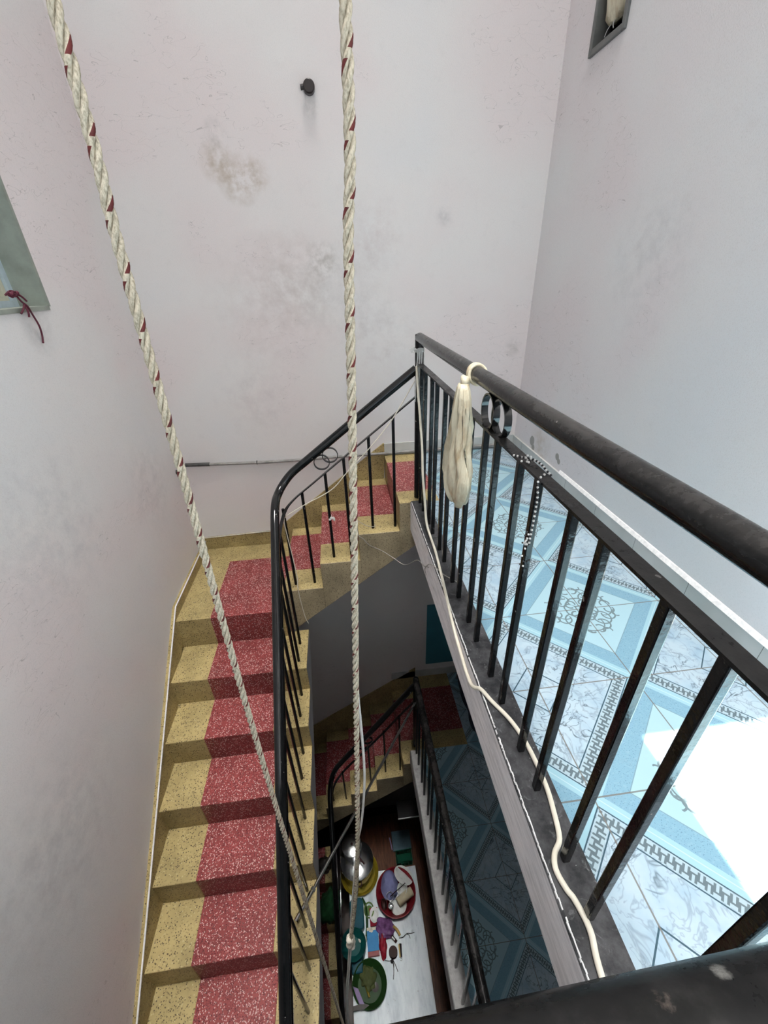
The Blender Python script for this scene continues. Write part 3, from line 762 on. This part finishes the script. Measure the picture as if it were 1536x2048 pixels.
tube(bm, smooth_path([(-.523, -1.396, -1.25), (-.554, -1.41, -1.55), (-.594, -1.41, -1.98), (-.622, -1.41, -2.5), (-.640, -1.41, -3.3), (-.645, -1.41, -4.13)], 8), .0034, 8)
tag(obj('nylon_string', bm, 'cord_white', smooth=True), 'thin white nylon string doubled below the rope knot, slack above it', 'string')

# ------------------------------------------------------------------ white electric cable along the curb
cz = CT + .0065
cab = [(-.018, -.030, .715), (-.0175, -.06, .62), (-.0165, -.12, .50), (-.020, -.2, .36), (-.027, -.26, .26), (-.026, -.31, .15), (-.026, -.36, .06), (-.02, -.43, cz + .004), (-.022, -.54, cz), (-.032, -.67, cz), (-.0455, -.82, cz), (-.0545, -.93, cz - .006), (-.0555, -1.0, -.010), (-.0555, -1.08, -.026), (-.0555, -1.145, -.036), (-.0555, -1.19, -.03), (-.0545, -1.222, -.004), (-.046, -1.244, cz), (-.028, -1.286, cz), (.001, -1.345, cz), (.016, -1.402, cz), (.022, -1.459, cz), (.022, -1.523, cz), (.015, -1.572, cz), (.003, -1.623, cz), (-.02, -1.648, cz), (-.03, -1.673, cz), (-.024, -1.705, cz), (-.016, -1.723, cz), (-.010, -1.766, cz), (-.02, -1.81, cz), (-.03, -1.9, cz), (-.03, -1.96, cz)]
bm = NB(); tube(bm, smooth_path(cab, 5), .0058, 10)
tag(obj('electric_cable', bm, 'cable_white', smooth=True), 'off-white electric cable snaking along the grey curb below the guard railing', 'cable')
# thin wire draped over the stair railing
wi = [(.012, -.012, .70), (-.032, -.012, .63), (-.138, -.008, .46), (-.257, -.008, .32), (-.381, -.008, .195), (-.473, -.008, .10), (-.63, -.008, .02), (-.727, -.02, -.03), (-.744, -.022, -.06), (-.742, -.022, -.14), (-.73, -.03, -.30), (-.722, -.045, -.44), (-.728, -.048, -.50), (-.725, -.05, -.60), (-.714, -.05, -.74), (-.70, -.05, -.80)]
bm = NB(); tube(bm, smooth_path(wi, 6), .0026, 8)
tag(obj('wire', bm, 'cable_white', smooth=True), 'thin cream wire draped along the curved stair railing', 'wire')
bm = NB()
gs = [(-.36, .012, -.10), (-.35, -.035, -.14), (-.345, -.046, -.18), (-.32, -.046, -.205), (-.288, -.047, -.25), (-.213, -.05, -.299), (-.16, -.1, -.315), (-.10, -.16, -.33), (-.058, -.30, -.20), (-.0535, -.46, -.12), (-.0535, -.54, -.05), (-.054, -.60, -.005), (-.045, -.65, CT + .004), (-.022, -.70, CT + .003), (.012, -.745, CT + .003), (.016, -.752, CT + .004)]
tube(bm, smooth_path(gs, 6), .0018, 6)
tube(bm, smooth_path([(-.054, -.55, -.06), (-.054, -.50, -.09), (-.053, -.47, -.13), (-.053, -.49, -.15)], 6), .0018, 6)
tube(bm, smooth_path([(-.36, .012, -.10), (-.30, .0, -.145), (-.252, -.0, -.158), (-.246, .03, -.165)], 6), .0016, 6)
tag(obj('string', bm, 'cord_grey', smooth=True), 'thin grey string strung from the stair steps to the curb', 'string')
# raffia on the post
bm = NB(); rnd = random.Random(11)
for k in range(15):
    x0 = rnd.uniform(-.019, .017); lean = rnd.uniform(-.016, .004); zb = rnd.choice([.55, .57, .60, .64, .68])
    tube(bm, smooth_path([(x0, -.0225, .79), (x0 + lean * .3, -.029 + rnd.uniform(-.004, .001), .75), (x0 + lean * .8, -.028 + rnd.uniform(-.005, .001), .5 * (.75 + zb)), (x0 * .7 + lean * 1.3, -.028 + rnd.uniform(-.006, .001), zb)], 5), .0017, 5)
for k in range(4): tube(bm, smooth_path([(-.012, -.022, .785), (-.03, -.03, .787 + k * .003), (-.045 - k * .003, -.032, .776 + k * .006)], 4), .0014, 5)
for zz in (.778, .784, .79):
    tube(bm, [(.0225 * math.cos(a), .0225 * math.sin(a), zz + .003 * math.sin(3 * a)) for a in [2 * PI * i / 20 for i in range(20)]], .0022, 5, closed=True)
tube(bm, smooth_path([(-.018, -.02, .78), (-.032, -.022, .776), (-.042, -.022, .782)], 4), .0016, 5)
tag(obj('raffia_tie', bm, 'raffia', smooth=True), 'grey plastic raffia tied round the top of the corner post', 'string')
# scrap of plastic on a stair baluster
bm = NB(); rnd = random.Random(2)
for k in range(7): ball(bm, (-.487 + rnd.uniform(-.012, .014), YP - .009 + rnd.uniform(-.006, .004), -.088 + rnd.uniform(-.014, .014)), rnd.uniform(.006, .010), 0, 6)
for k in range(4): tube(bm, [(-.487, YP - .012, -.085), (-.487 + rnd.uniform(-.028, .03), YP - .016, -.085 + rnd.uniform(-.01, .028))], .0016, 5)
tag(obj('plastic_scrap', bm, 'raffia', smooth=True), 'scrap of grey plastic knotted round a stair baluster', 'plastic')
# bead string on the guard railing
bm = NB(); rnd = random.Random(4)
bp = smooth_path([(-.0165, -1.19, LR + .006), (-.006, -1.215, LR + .010), (.008, -1.235, LR + .012), (.012, -1.262, LR + .012), (.013, -1.285, LR + .008), (.016, -1.30, LR + .004)], 4)
bp2 = smooth_path([(-.002, -1.306, LR + .010), (-.018, -1.316, LR + .002), (-.0145, -1.318, .69), (-.013, -1.316, .65), (-.013, -1.315, .61), (-.013, -1.312, .57)], 6)
i = 0
def spaced(L, d):
    out = [L[0]]
    for p in L:
        while (p - out[-1]).length > d: out.append(out[-1] + (p - out[-1]).normalized() * d)
    return out
for L in (spaced(bp, .0056), spaced(bp2, .0056)):
    for p in L:
        ball(bm, p, .0027, i % 2, 8); i += 1
for k in range(24):
    q = rnd.random()
    ball(bm, (-.013 + rnd.uniform(-.008, .006), -1.309 + rnd.uniform(-.008, .012),   .60 - q * .09), .0026, rnd.randrange(2), 6)
for k in range(10): ball(bm, (-.004 + rnd.uniform(-.014, .014), -1.215 + rnd.uniform(-.03, .02), LR + .008 + rnd.uniform(0, .006)), .0028, rnd.randrange(2), 6)
tag(obj('bead_string', bm, ['bead_white', 'bead_black'], smooth=True), 'black and white bead string looped over the flat bar of the guard railing', 'beads')
# cream plastic bag tied to the top rail
def hanging_bag():
    yb = -.855
    t = thing('plastic_bag', 'cream stained plastic bag knotted round the dusty top rail', 'bag', (-.03, yb, .44))
    bm = NB(); SG = 84
    prof = [(.815, .016, .014), (.80, .03, .017), (.775, .042, .018), (.74, .05, .02), (.70, .060, .021), (.66, .072, .022), (.62, .09, .024), (.58, .108, .026), (.545, .12, .027), (.515, .118, .026), (.485, .098, .022), (.46, .07, .016), (.445, .055, .010), (.440, .03, .004)]
    rings = []
    for zz, ry, rx in prof:
        ring = []
        for k in range(SG):
            a = 2 * PI * k / SG
            amp = min(1.0, (.83 - zz) * 8); fold = amp * (.0045 * math.sin(9 * a + zz * 9) + .0035 * math.sin(14 * a - zz * 22) + .002 * math.sin(23 * a + zz * 40))
            sway = .010 * math.sin(zz * 14)
            ring.append(bm.verts.new((-.042 + rx * math.cos(a) + fold * 1.4, yb + sway + (ry * .9 + fold) * math.sin(a), zz + .006 * math.sin(4 * a) * (1 if zz < .5 else .2))))
        rings.append(ring)
    for A, B in zip(rings, rings[1:]):
        for k in range(SG): bm.faces.new((A[k], A[(k + 1) % SG], B[(k + 1) % SG], B[k]))
    bm.faces.new(rings[0]); bm.faces.new(rings[-1])
    obj('body', bm, 'film', t, smooth=True)
    bm = NB()
    for dy in (-.008, .0, .007):
        tube(bm, [(.0245 * math.cos(a), yb + .006 + dy + .01 * math.sin(a), ZR + .0245 * math.sin(a)) for a in [2 * PI * i / 24 for i in range(24)]], .005, 7, closed=True)
    obj('tied_loop', bm, 'film', t, smooth=True)
    bm = NB(); rnd = random.Random(9)
    for k in range(7): ball(bm, (-.032 + rnd.uniform(-.008, .006), yb + rnd.uniform(-.012, .012), .818 + rnd.uniform(-.010, .012)), rnd.uniform(.009, .013), 0, 8)
    obj('knot', bm, 'film', t, smooth=True)
hanging_bag()

# steel pole laid across the well
t = thing('steel_pole', 'thin steel pole laid from an upper tread across the well to the lower corner post', 'pole', (-.4, -.6, -1.65))
p0, p1 = Vector((-.80, -1.222, -1.545)), Vector((.028, .03, -1.76))
bm = NB(); tube(bm, [p0.lerp(p1, .09), p1], .0085, 14); obj('tube', bm, 'chrome', t, smooth=True, auto=50)
bm = NB(); tube(bm, [p0, p0.lerp(p1, .092)], .0115, 14); obj('sleeve', bm, 'chrome', t, smooth=True, auto=50)
bm = NB(); tube(bm, [p0.lerp(p1, .088), p0.lerp(p1, .096)], .0125, 14); obj('collar', bm, 'dark_grime', t, smooth=True, auto=50)

# ------------------------------------------------------------------ lower floor things
bm = NB(); box(bm, .228, XR - .0, YW - .012, YW, -2.184, -1.438)
tag(obj('teal_board', bm, 'teal'), 'flat teal painted panel on the lower back wall', 'panel')
def crumple(name, label, cat, mat, loc, sx, sy, sz, seed, n=5):
    bm = NB(); bmesh.ops.create_icosphere(bm, subdivisions=4, radius=1.0); rnd = random.Random(seed)
    ph = [(Vector((rnd.uniform(-1, 1), rnd.uniform(-1, 1), rnd.uniform(-1, 1))).normalized() * rnd.uniform(3, 9), rnd.uniform(0, 6)) for _ in range(n)]
    for v_ in bm.verts:
        c_ = v_.co.copy(); k = 1 + sum(.07 * math.sin(c_.dot(a) + b) for a, b in ph)
        c_ *= k; c_.z = max(c_.z, -.55)
        v_.co = Vector((loc[0] + c_.x * sx, loc[1] + c_.y * sy, loc[2] + (c_.z + .55) * sz))
    return tag(obj(name, bm, mat, smooth=True), label, cat)
crumple('cloth_heap', 'crumpled navy cloth heap on the lower floor beside the terrazzo strip', 'cloth', 'navy', (.64, .22, -S), .17, .36, .22, 3, 9)
crumple('cloth_heap', 'dark bundle on the lower tiles against the shaded right wall', 'cloth', 'black', (.68, -.72, -S), .12, .16, .16, 8, 7)
bm = NB(); tube(bm, [(.52, .60, -S), (.56, .67, -1.95)], .006, 8)
tag(obj('thin_stick', bm, 'conduit', smooth=True), 'thin pale stick leaning on the lower back wall beside the navy cloth', 'stick')

# ------------------------------------------------------------------ the table at the bottom of the well
TZ = -4.15
t = thing('wooden_table', 'dark brown wooden table at the bottom of the well under the white sheet', 'table', (-.2, -.7, G))
bm = NB(); box(bm, -.70, .24, -1.75, .33, TZ - .045, TZ - .004); obj('table_top', bm, 'wood', t, bevel=.004)
for x in (-.64, .18):
    for y in (-1.68, .26):
        bm = NB(); box(bm, x - .035, x + .035, y - .035, y + .035, G, TZ - .044); obj('leg', bm, 'wood', t)
bm = NB(); box(bm, -.695, -.018, -1.16, -.167, TZ - .0045, TZ)
for v_ in bm.verts: pass
tag(obj('table_sheet', bm, 'sheet'), 'white marbled sheet covering the dark brown table', 'sheet')
def basin(bm, r, h, th=.005, rim=.012, flare=.72, mi=0, loc=(0, 0, 0), sy=1.0):
    prof = [(0, 0), (r * flare * .96, 0), (r * flare, .004), (r * .96, h * .92), (r + rim * .4, h), (r + rim * .5, h + .004), (r, h + .006), (r - th, h), (r * .93, h * .86), (r * flare - th, th + .004), (0, th + .003)]
    return lathe(bm, prof, 40, mi, loc, 1.0, sy)
def simple(name, label, cat, bm, mats, group=None, smooth=True, bevel=0):
    return tag(obj(name, bm, mats, smooth=smooth, auto=45 if smooth else None, bevel=bevel), label, cat, group)
# big red basin and what lies in it
bx, by = -.245, -.375
bm = NB(); basin(bm, .183, .085, .006, .016, loc=(bx, by, TZ), sy=1.02); simple('red_basin', 'round dark red plastic basin full of dishes on the white sheet', 'basin', bm, 'red_plastic')
bm = NB(); lathe(bm, [(0, .0), (.05, .0), (.085, .03), (.102, .085), (.107, .09), (.10, .09), (.08, .035), (.045, .012), (0, .01)], 32, 0, (0, 0, 0), .82, 1.2)
bmesh.ops.rotate(bm, verts=bm.verts, matrix=Matrix.Rotation(PI * .93, 3, 'X'))
bmesh.ops.translate(bm, verts=bm.verts, vec=(bx - .055, by + .085, TZ + .135))
simple('lilac_bowl', 'upturned lilac plastic bowl in the red basin', 'bowl', bm, 'lilac_plastic')
bm = NB(); lathe(bm, [(0, 0), (.05, 0), (.056, .004), (.095, .014), (.098, .018), (.092, .018), (.052, .008), (0, .007)], 36)
bmesh.ops.rotate(bm, verts=bm.verts, matrix=Matrix.Rotation(.45, 3, 'Y') @ Matrix.Rotation(-.35, 3, 'X'))
bmesh.ops.translate(bm, verts=bm.verts, vec=(bx + .085, by + .105, TZ + .085))
simple('plate', 'white ceramic plate leaning on the far rim of the red basin', 'plate', bm, 'white_ceramic')
bm = NB(); lathe(bm, [(0, 0), (.05, 0), (.075, .012), (.08, .02), (.074, .018), (.048, .007), (0, .006)], 30)
bmesh.ops.translate(bm, verts=bm.verts, vec=(bx + .01, by - .085, TZ + .035)); simple('plate', 'white plate lying flat at the near side of the red basin', 'plate', bm, 'white_ceramic')
bm = NB(); lathe(bm, [(0, 0), (.025, 0), (.045, .02), (.056, .05), (.052, .05), (.04, .022), (.022, .006), (0, .005)], 28)
bmesh.ops.rotate(bm, verts=bm.verts, matrix=Matrix.Rotation(-.5, 3, 'Y')); bmesh.ops.translate(bm, verts=bm.verts, vec=(bx + .085, by + .005, TZ + .075))
simple('bowl', 'small white ceramic bowl between the plate and the cream tube', 'bowl', bm, 'white_ceramic')
bm = NB(); tube(bm, [(bx + .005, by - .085, TZ + .09), (bx + .155, by - .015, TZ + .10)], .038, 20); simple('cream_tube', 'fat cream plastic tube lying across the red basin', 'tube', bm, 'cream_plastic', bevel=.006)
bm = NB(); lathe(bm, [(0, 0), (.022, 0), (.026, .004), (.034, .08), (.031, .08), (.022, .008), (0, .007)], 20)
bmesh.ops.translate(bm, verts=bm.verts, vec=(bx - .062, by - .045, TZ + .07)); simple('steel_cup', 'shiny steel cup standing in the red basin beside the lilac bowl', 'cup', bm, 'steel')
bm = NB(); lathe(bm, [(0, 0), (.018, 0), (.022, .003), (.026, .05), (.023, .05), (.018, .006), (0, .005)], 18)
bmesh.ops.translate(bm, verts=bm.verts, vec=(bx - .06, by - .10, TZ + .05)); simple('steel_cup', 'smaller shiny steel cup at the near end of the cream tube', 'cup', bm, 'steel')
bm = NB(); ball(bm, (0, 0, 0), .045, 0, 16)
for v_ in bm.verts: v_.co = Vector((v_.co.x * .62 + bx - .125, v_.co.y * 1.0 + by - .075, v_.co.z * .35 + TZ + .085))
simple('dark_dish', 'dark oval dish at the left side of the red basin', 'dish', bm, 'dark_brown')
bm = NB(); tube(bm, [(bx - .06, by - .05, TZ + .155), (bx + .095, by + .03, TZ + .155)], .0035, 6); simple('chopstick', 'dark chopstick lying across the dishes in the red basin', 'chopstick', bm, 'dark_brown')
# pots at the left
px, py = -.60, -.13
t = thing('cooking_pot', 'large stainless steel cooking pot at the left edge of the table', 'pot', (px, py, TZ + .045))
bm = NB(); z0 = TZ + .045
lathe(bm, [(0, 0), (.135, 0), (.150, .012), (.158, .16), (.166, .165), (.166, .17), (.152, .17), (.145, .02), (0, .01)], 40, 0, (px, py, z0)); obj('body', bm, 'steel', t, smooth=True, auto=40)
bm = NB(); lathe(bm, [(.160, .17), (.162, .176), (.12, .195), (.05, .205), (0, .207), (0, .170), (.1, .17), (.160, .17)], 40, 0, (px, py, z0)); obj('lid', bm, 'steel', t, smooth=True, auto=40)
for s_ in (-1, 1):
    bm = NB(); tube(bm, smooth_path([(px + s_ * .035, py - .155, z0 + .13), (px + s_ * .03, py - .19, z0 + .135), (px - s_ * .0, py - .198, z0 + .135)], 5), .005, 8); obj('handle', bm, 'dark_brown', t, smooth=True)
qx, qy = -.635, -.06
t = thing('saucepan', 'smaller lidded steel pan stacked on the large cooking pot', 'pot', (qx, qy, z0 + .207))
zz = z0 + .2065
bm = NB(); lathe(bm, [(0, 0), (.085, 0), (.092, .008), (.094, .11), (.100, .113), (.09, .113), (.086, .01), (0, .008)], 32, 0, (qx, qy, zz)); obj('body', bm, 'steel', t, smooth=True, auto=40)
bm = NB(); lathe(bm, [(.096, .113), (.097, .118), (.06, .132), (0, .136), (0, .113), (.096, .113)], 32, 0, (qx, qy, zz)); obj('lid', bm, 'steel', t, smooth=True, auto=40)
bm = NB(); ball(bm, (qx, qy, zz + .146), .013, 0, 10); obj('knob', bm, 'dark_brown', t, smooth=True)
bm = NB(); tube(bm, [(qx + .05, qy - .08, zz + .095), (qx + .11, qy - .16, zz + .10)], .008, 8); obj('handle', bm, 'dark_brown', t, smooth=True)
bm = NB(); basin(bm, .185, .04, .005, .01, .85, loc=(-.585, -.165, TZ)); simple('yellow_basin', 'shallow olive yellow basin under the large steel pot', 'basin', bm, 'olive_plastic')
# tubs, bowls and small goods
bm = NB(); prism(bm, [(-.72 + .025, -.60), (-.585, -.60), (-.565, -.58), (-.565, -.40), (-.585, -.375), (-.675, -.375), (-.695, -.40)], 2, TZ, TZ + .09)
simple('teal_tub', 'rectangular teal plastic tub below the steel pot', 'tub', bm, 'blue_plastic', smooth=False, bevel=.01)
bm = NB(); tube(bm, smooth_path([(-.575, -.36, TZ + .012), (-.545, -.42, TZ + .012), (-.54, -.52, TZ + .012), (-.55, -.62, TZ + .012), (-.565, -.66, TZ + .012)], 6), .011, 8)
simple('green_hose', 'short curved green plastic hose beside the teal tub', 'hose', bm, 'green_plastic')
bm = NB(); tube(bm, [(-.515 + .042 * math.cos(a), -.455 + .055 * math.sin(a), TZ + .02) for a in [2 * PI * k / 28 for k in range(28)]], .006, 8, closed=True)
lathe(bm, [(0, 0), (.036, 0), (.036, .012), (0, .012)], 24, 0, (-.515, -.455, TZ)); simple('jar_cover', 'pale green ring shaped jar cover between the tub and red basin', 'jar cover', bm, 'clear_green')
bm = NB(); lathe(bm, [(0, 0), (.028, 0), (.042, .016), (.046, .03), (.04, .028), (.025, .008), (0, .008)], 28, 0, (-.468, -.50, TZ + .013), .95, 1.25); simple('saucer', 'small white oval dish left of the red basin', 'dish', bm, 'white_ceramic')
bm = NB(); box(bm, -.512, -.435, -.57, -.44, TZ, TZ + .0135); simple('dark_tray', 'flat dark red tray under the small white dish', 'tray', bm, 'red_film', smooth=False, bevel=.003)
crumple('tissue', 'crumpled off-white tissue between teal tub and teal bowl', 'tissue', 'tissue', (-.60, -.655, TZ), .045, .04, .05, 12)
crumple('tissue', 'small crumpled white wrapper just above the blue packet', 'wrapper', 'tissue', (-.515, -.60, TZ), .032, .022, .022, 15)
t = thing('carton', 'bright blue carton with cream and pink ends on the white sheet', 'box', (-.495, -.67, TZ))
bm = NB(); box(bm, -.548, -.445, -.735, -.600, TZ, TZ + .03); obj('body', bm, 'box_blue', t, bevel=.002)
bm = NB(); box(bm, -.547, -.446, -.600, -.578, TZ, TZ + .0295); obj('cream_end', bm, 'box_cream', t, bevel=.002)
bm = NB(); box(bm, -.549, -.446, -.768, -.735, TZ, TZ + .0295); obj('pink_end', bm, 'box_pink', t, bevel=.002)
crumple('purple_bag', 'crumpled translucent purple plastic bag below the red basin', 'bag', 'purple_film', (-.375, -.60, TZ), .072, .07, .045, 21, 9)
crumple('red_bag', 'crumpled bright red plastic bag beside the blue carton', 'bag', 'red_film', (-.41, -.715, TZ), .032, .085, .04, 22, 8)
bm = NB(); tube(bm, smooth_path([(-.30, -.60, TZ + .03), (-.27, -.63, TZ + .045), (-.25, -.665, TZ + .03)], 6), .011, 10); simple('gold_hook', 'gold coloured curved hook beside the purple bag', 'hook', bm, 'gold')
bm = NB(); tube(bm, [(-.325, -.655, TZ + .012), (-.285, -.70, TZ + .012)], .012, 10); tube(bm, [(-.322, -.664, TZ + .02), (-.30, -.688, TZ + .022)], .006, 8, mi=1); simple('lighter', 'dark lighter with a white label between gold hook and brown spool', 'lighter', bm, ['dark_brown', 'white_ceramic'])
t = thing('thread_spool', 'dark reddish brown spool tied with black string on the white sheet', 'spool', (-.325, -.77, TZ))
bm = NB(); lathe(bm, [(0, 0), (.038, 0), (.038, .006), (.028, .01), (.028, .044), (.038, .048), (.038, .054), (0, .054)], 24, 0, (-.325, -.765, TZ)); obj('body', bm, 'dark_brown', t, smooth=True, auto=40)
bm = NB()
for e in ((-.30, -.88), (-.345, -.92), (-.40, -.80), (-.335, -.86)):
    tube(bm, smooth_path([(-.335, -.80, TZ + .02), ((-.335 + e[0]) / 2 + .006, (-.82 + e[1]) / 2, TZ + .012), (e[0], e[1], TZ + .003)], 4), .003, 6)
ball(bm, (-.342, -.815, TZ + .014), .016, 0, 8); obj('string', bm, 'bead_black', t, smooth=True)
bm = NB(); tube(bm, [(-.255, -.715, TZ + .012), (-.262, -.80, TZ + .012)], .0125, 14); bb = obj('torch', bm, 'bead_black', smooth=True, auto=50); tag(bb, 'small black torch with a gold stripe beside the brown spool', 'torch')
bm = NB(); box(bm, -.273, -.263, -.80, -.718, TZ + .012, TZ + .0245); obj('gold_stripe', bm, 'gold', bb)
bm = NB(); tube(bm, [(-.262 + .008 * math.cos(a), -.811 + .008 * math.sin(a), TZ + .006) for a in [2 * PI * k / 14 for k in range(14)]], .0015, 6, closed=True); obj('ring', bm, 'steel', bb)
bm = NB(); tube(bm, smooth_path([(-.26, -.675, TZ + .004), (-.22, -.672, TZ + .004), (-.185, -.655, TZ + .004), (-.15, -.658, TZ + .003), (-.115, -.655, TZ + .003)], 5), .0025, 6)
tube(bm, smooth_path([(-.185, -.657, TZ + .004), (-.165, -.668, TZ + .003), (-.16, -.69, TZ + .003)], 5), .0025, 6); simple('black_twine', 'black twist of twine on the white sheet near its right edge', 'twine', bm, 'bead_black')
bm = NB(); basin(bm, .108, .06, .004, .006, .6, loc=(-.668, -.695, TZ + .06), sy=1.0); simple('teal_bowl', 'teal plastic bowl behind the rope knot, green inside', 'bowl', bm, 'teal_plastic')
bm = NB(); prism(bm, [(-.695, -.86), (-.60, -.86), (-.58, -.64), (-.695, -.62)], 2, TZ, TZ + .06); simple('blue_tub', 'dark blue tub under the teal bowl', 'tub', bm, 'blue_plastic', smooth=False, bevel=.01)
gx, gy = -.548, -.93
bm = NB(); basin(bm, .142, .06, .005, .008, .74, loc=(gx, gy, TZ + .001), sy=1.02); simple('green_basin', 'olive green plastic basin at the near end of the white sheet', 'basin', bm, 'green_plastic')
bm = NB(); lathe(bm, [(0, 0), (.022, 0), (.03, .018), (.027, .018), (0, .006)], 18, 0, (gx + .045, gy - .02, TZ + .010)); simple('glass_dish', 'small grey dish inside the olive green basin', 'dish', bm, 'dark_film')
bm = NB(); prism(bm, [(-.69, -.93), (-.645, -.95), (-.60, -1.04), (-.645, -1.035)], 2, TZ + .066, TZ + .072); simple('lilac_card', 'folded lilac card on the left rim of the green basin', 'card', bm, 'lilac_paper', smooth=False)
bm = NB(); prism(bm, [(-.695, -1.04), (-.60, -1.035), (-.56, -1.05), (-.60, -1.066), (-.69, -1.066)], 2, TZ + .066, TZ + .071); simple('grey_spatula', 'flat grey blade on the near rim of the green basin', 'spatula', bm, 'dark_film', smooth=False)
bm = NB(); tube(bm, smooth_path([(gx - .07, gy + .06, TZ + .02), (gx - .03, gy + .0, TZ + .02), (gx - .01, gy - .07, TZ + .02)], 6), lambda s_: .018 * (1 - .5 * s_), 10); simple('vegetable', 'pale olive vegetable lying in the green basin', 'vegetable', bm, 'olive_plastic')
crumple('leaf_bunch', 'dull olive bunch of leaves in the middle of the green basin', 'leaves', 'olive_leaf', (gx - .01, gy + .04, TZ + .012), .06, .07, .03, 41, 9)
# far end of the table
t = thing('green_crate', 'small open green plastic crate at the far edge of the sheet', 'crate', (-.12, -.11, TZ))
bm = NB()
for k in range(3):
    zz = TZ + .01 + k * .035
    for a, b in (((-.20, -.155), (-.045, -.15)), ((-.045, -.15), (-.045, -.05)), ((-.045, -.05), (-.20, -.055)), ((-.20, -.055), (-.20, -.155))): tube(bm, [(a[0], a[1], zz), (b[0], b[1], zz)], .0055, 6)
for k in range(5):
    for y in (-.154, -.052): tube(bm, [(-.2 + k * .0388, y, TZ - .003), (-.2 + k * .0388, y, TZ + .082)], .004, 6)
obj('lattice', bm, 'crate_green', t)
bm = NB(); box(bm, -.2, -.045, -.155, -.05, TZ - .004, TZ + .003); obj('bottom', bm, 'crate_green', t)
bm = NB(); box(bm, -.225, -.03, -.03, .145, TZ - .004, TZ + .03); simple('grey_box', 'flat blue grey box behind the green crate', 'box', bm, 'blue_grey', smooth=False, bevel=.004)
bm = NB(); tube(bm, smooth_path([(-.25, .10, TZ + .005), (-.242, .05, TZ + .012), (-.235, -.01, TZ + .005)], 5), .006, 8); simple('lilac_brush', 'thin lilac stick beside the flat blue grey box', 'stick', bm, 'lilac_paper')
# shelf in the dark above the far end of the table
t = thing('wall_shelf', 'dark shelf with a bright thin edge in the darkness under the lower floor', 'shelf', (0, .2, -3.45))
bm = NB(); box(bm, -.165, XR, -.057, .10, -3.420, -3.402); obj('board', bm, 'black', t)
bm = NB(); box(bm, -.168, XR, -.064, -.057, -3.412, -3.398); obj('edge', bm, 'white_ceramic', t)
bm = NB(); tube(bm, [(-.740, .0, -3.62), (-.740, -.785, -3.59)], .0055, 8)
tag(obj('thin_rod', bm, 'chrome', smooth=True), 'thin pale metal rod running beside the lowest stair handrail', 'rod')
# sack on the lower steps
crumple('sack', 'dark green plastic sack lying on the lower steps beside the table', 'sack', 'sack_green', (-.86, -.45, -S - 9 * R), .09, .11, .12, 31, 8)
crumple('sack', 'dark bundle on the lower steps behind the handrail', 'bundle', 'dark_film', (-.9, -.20, -S - 8 * R), .07, .06, .06, 33, 6)
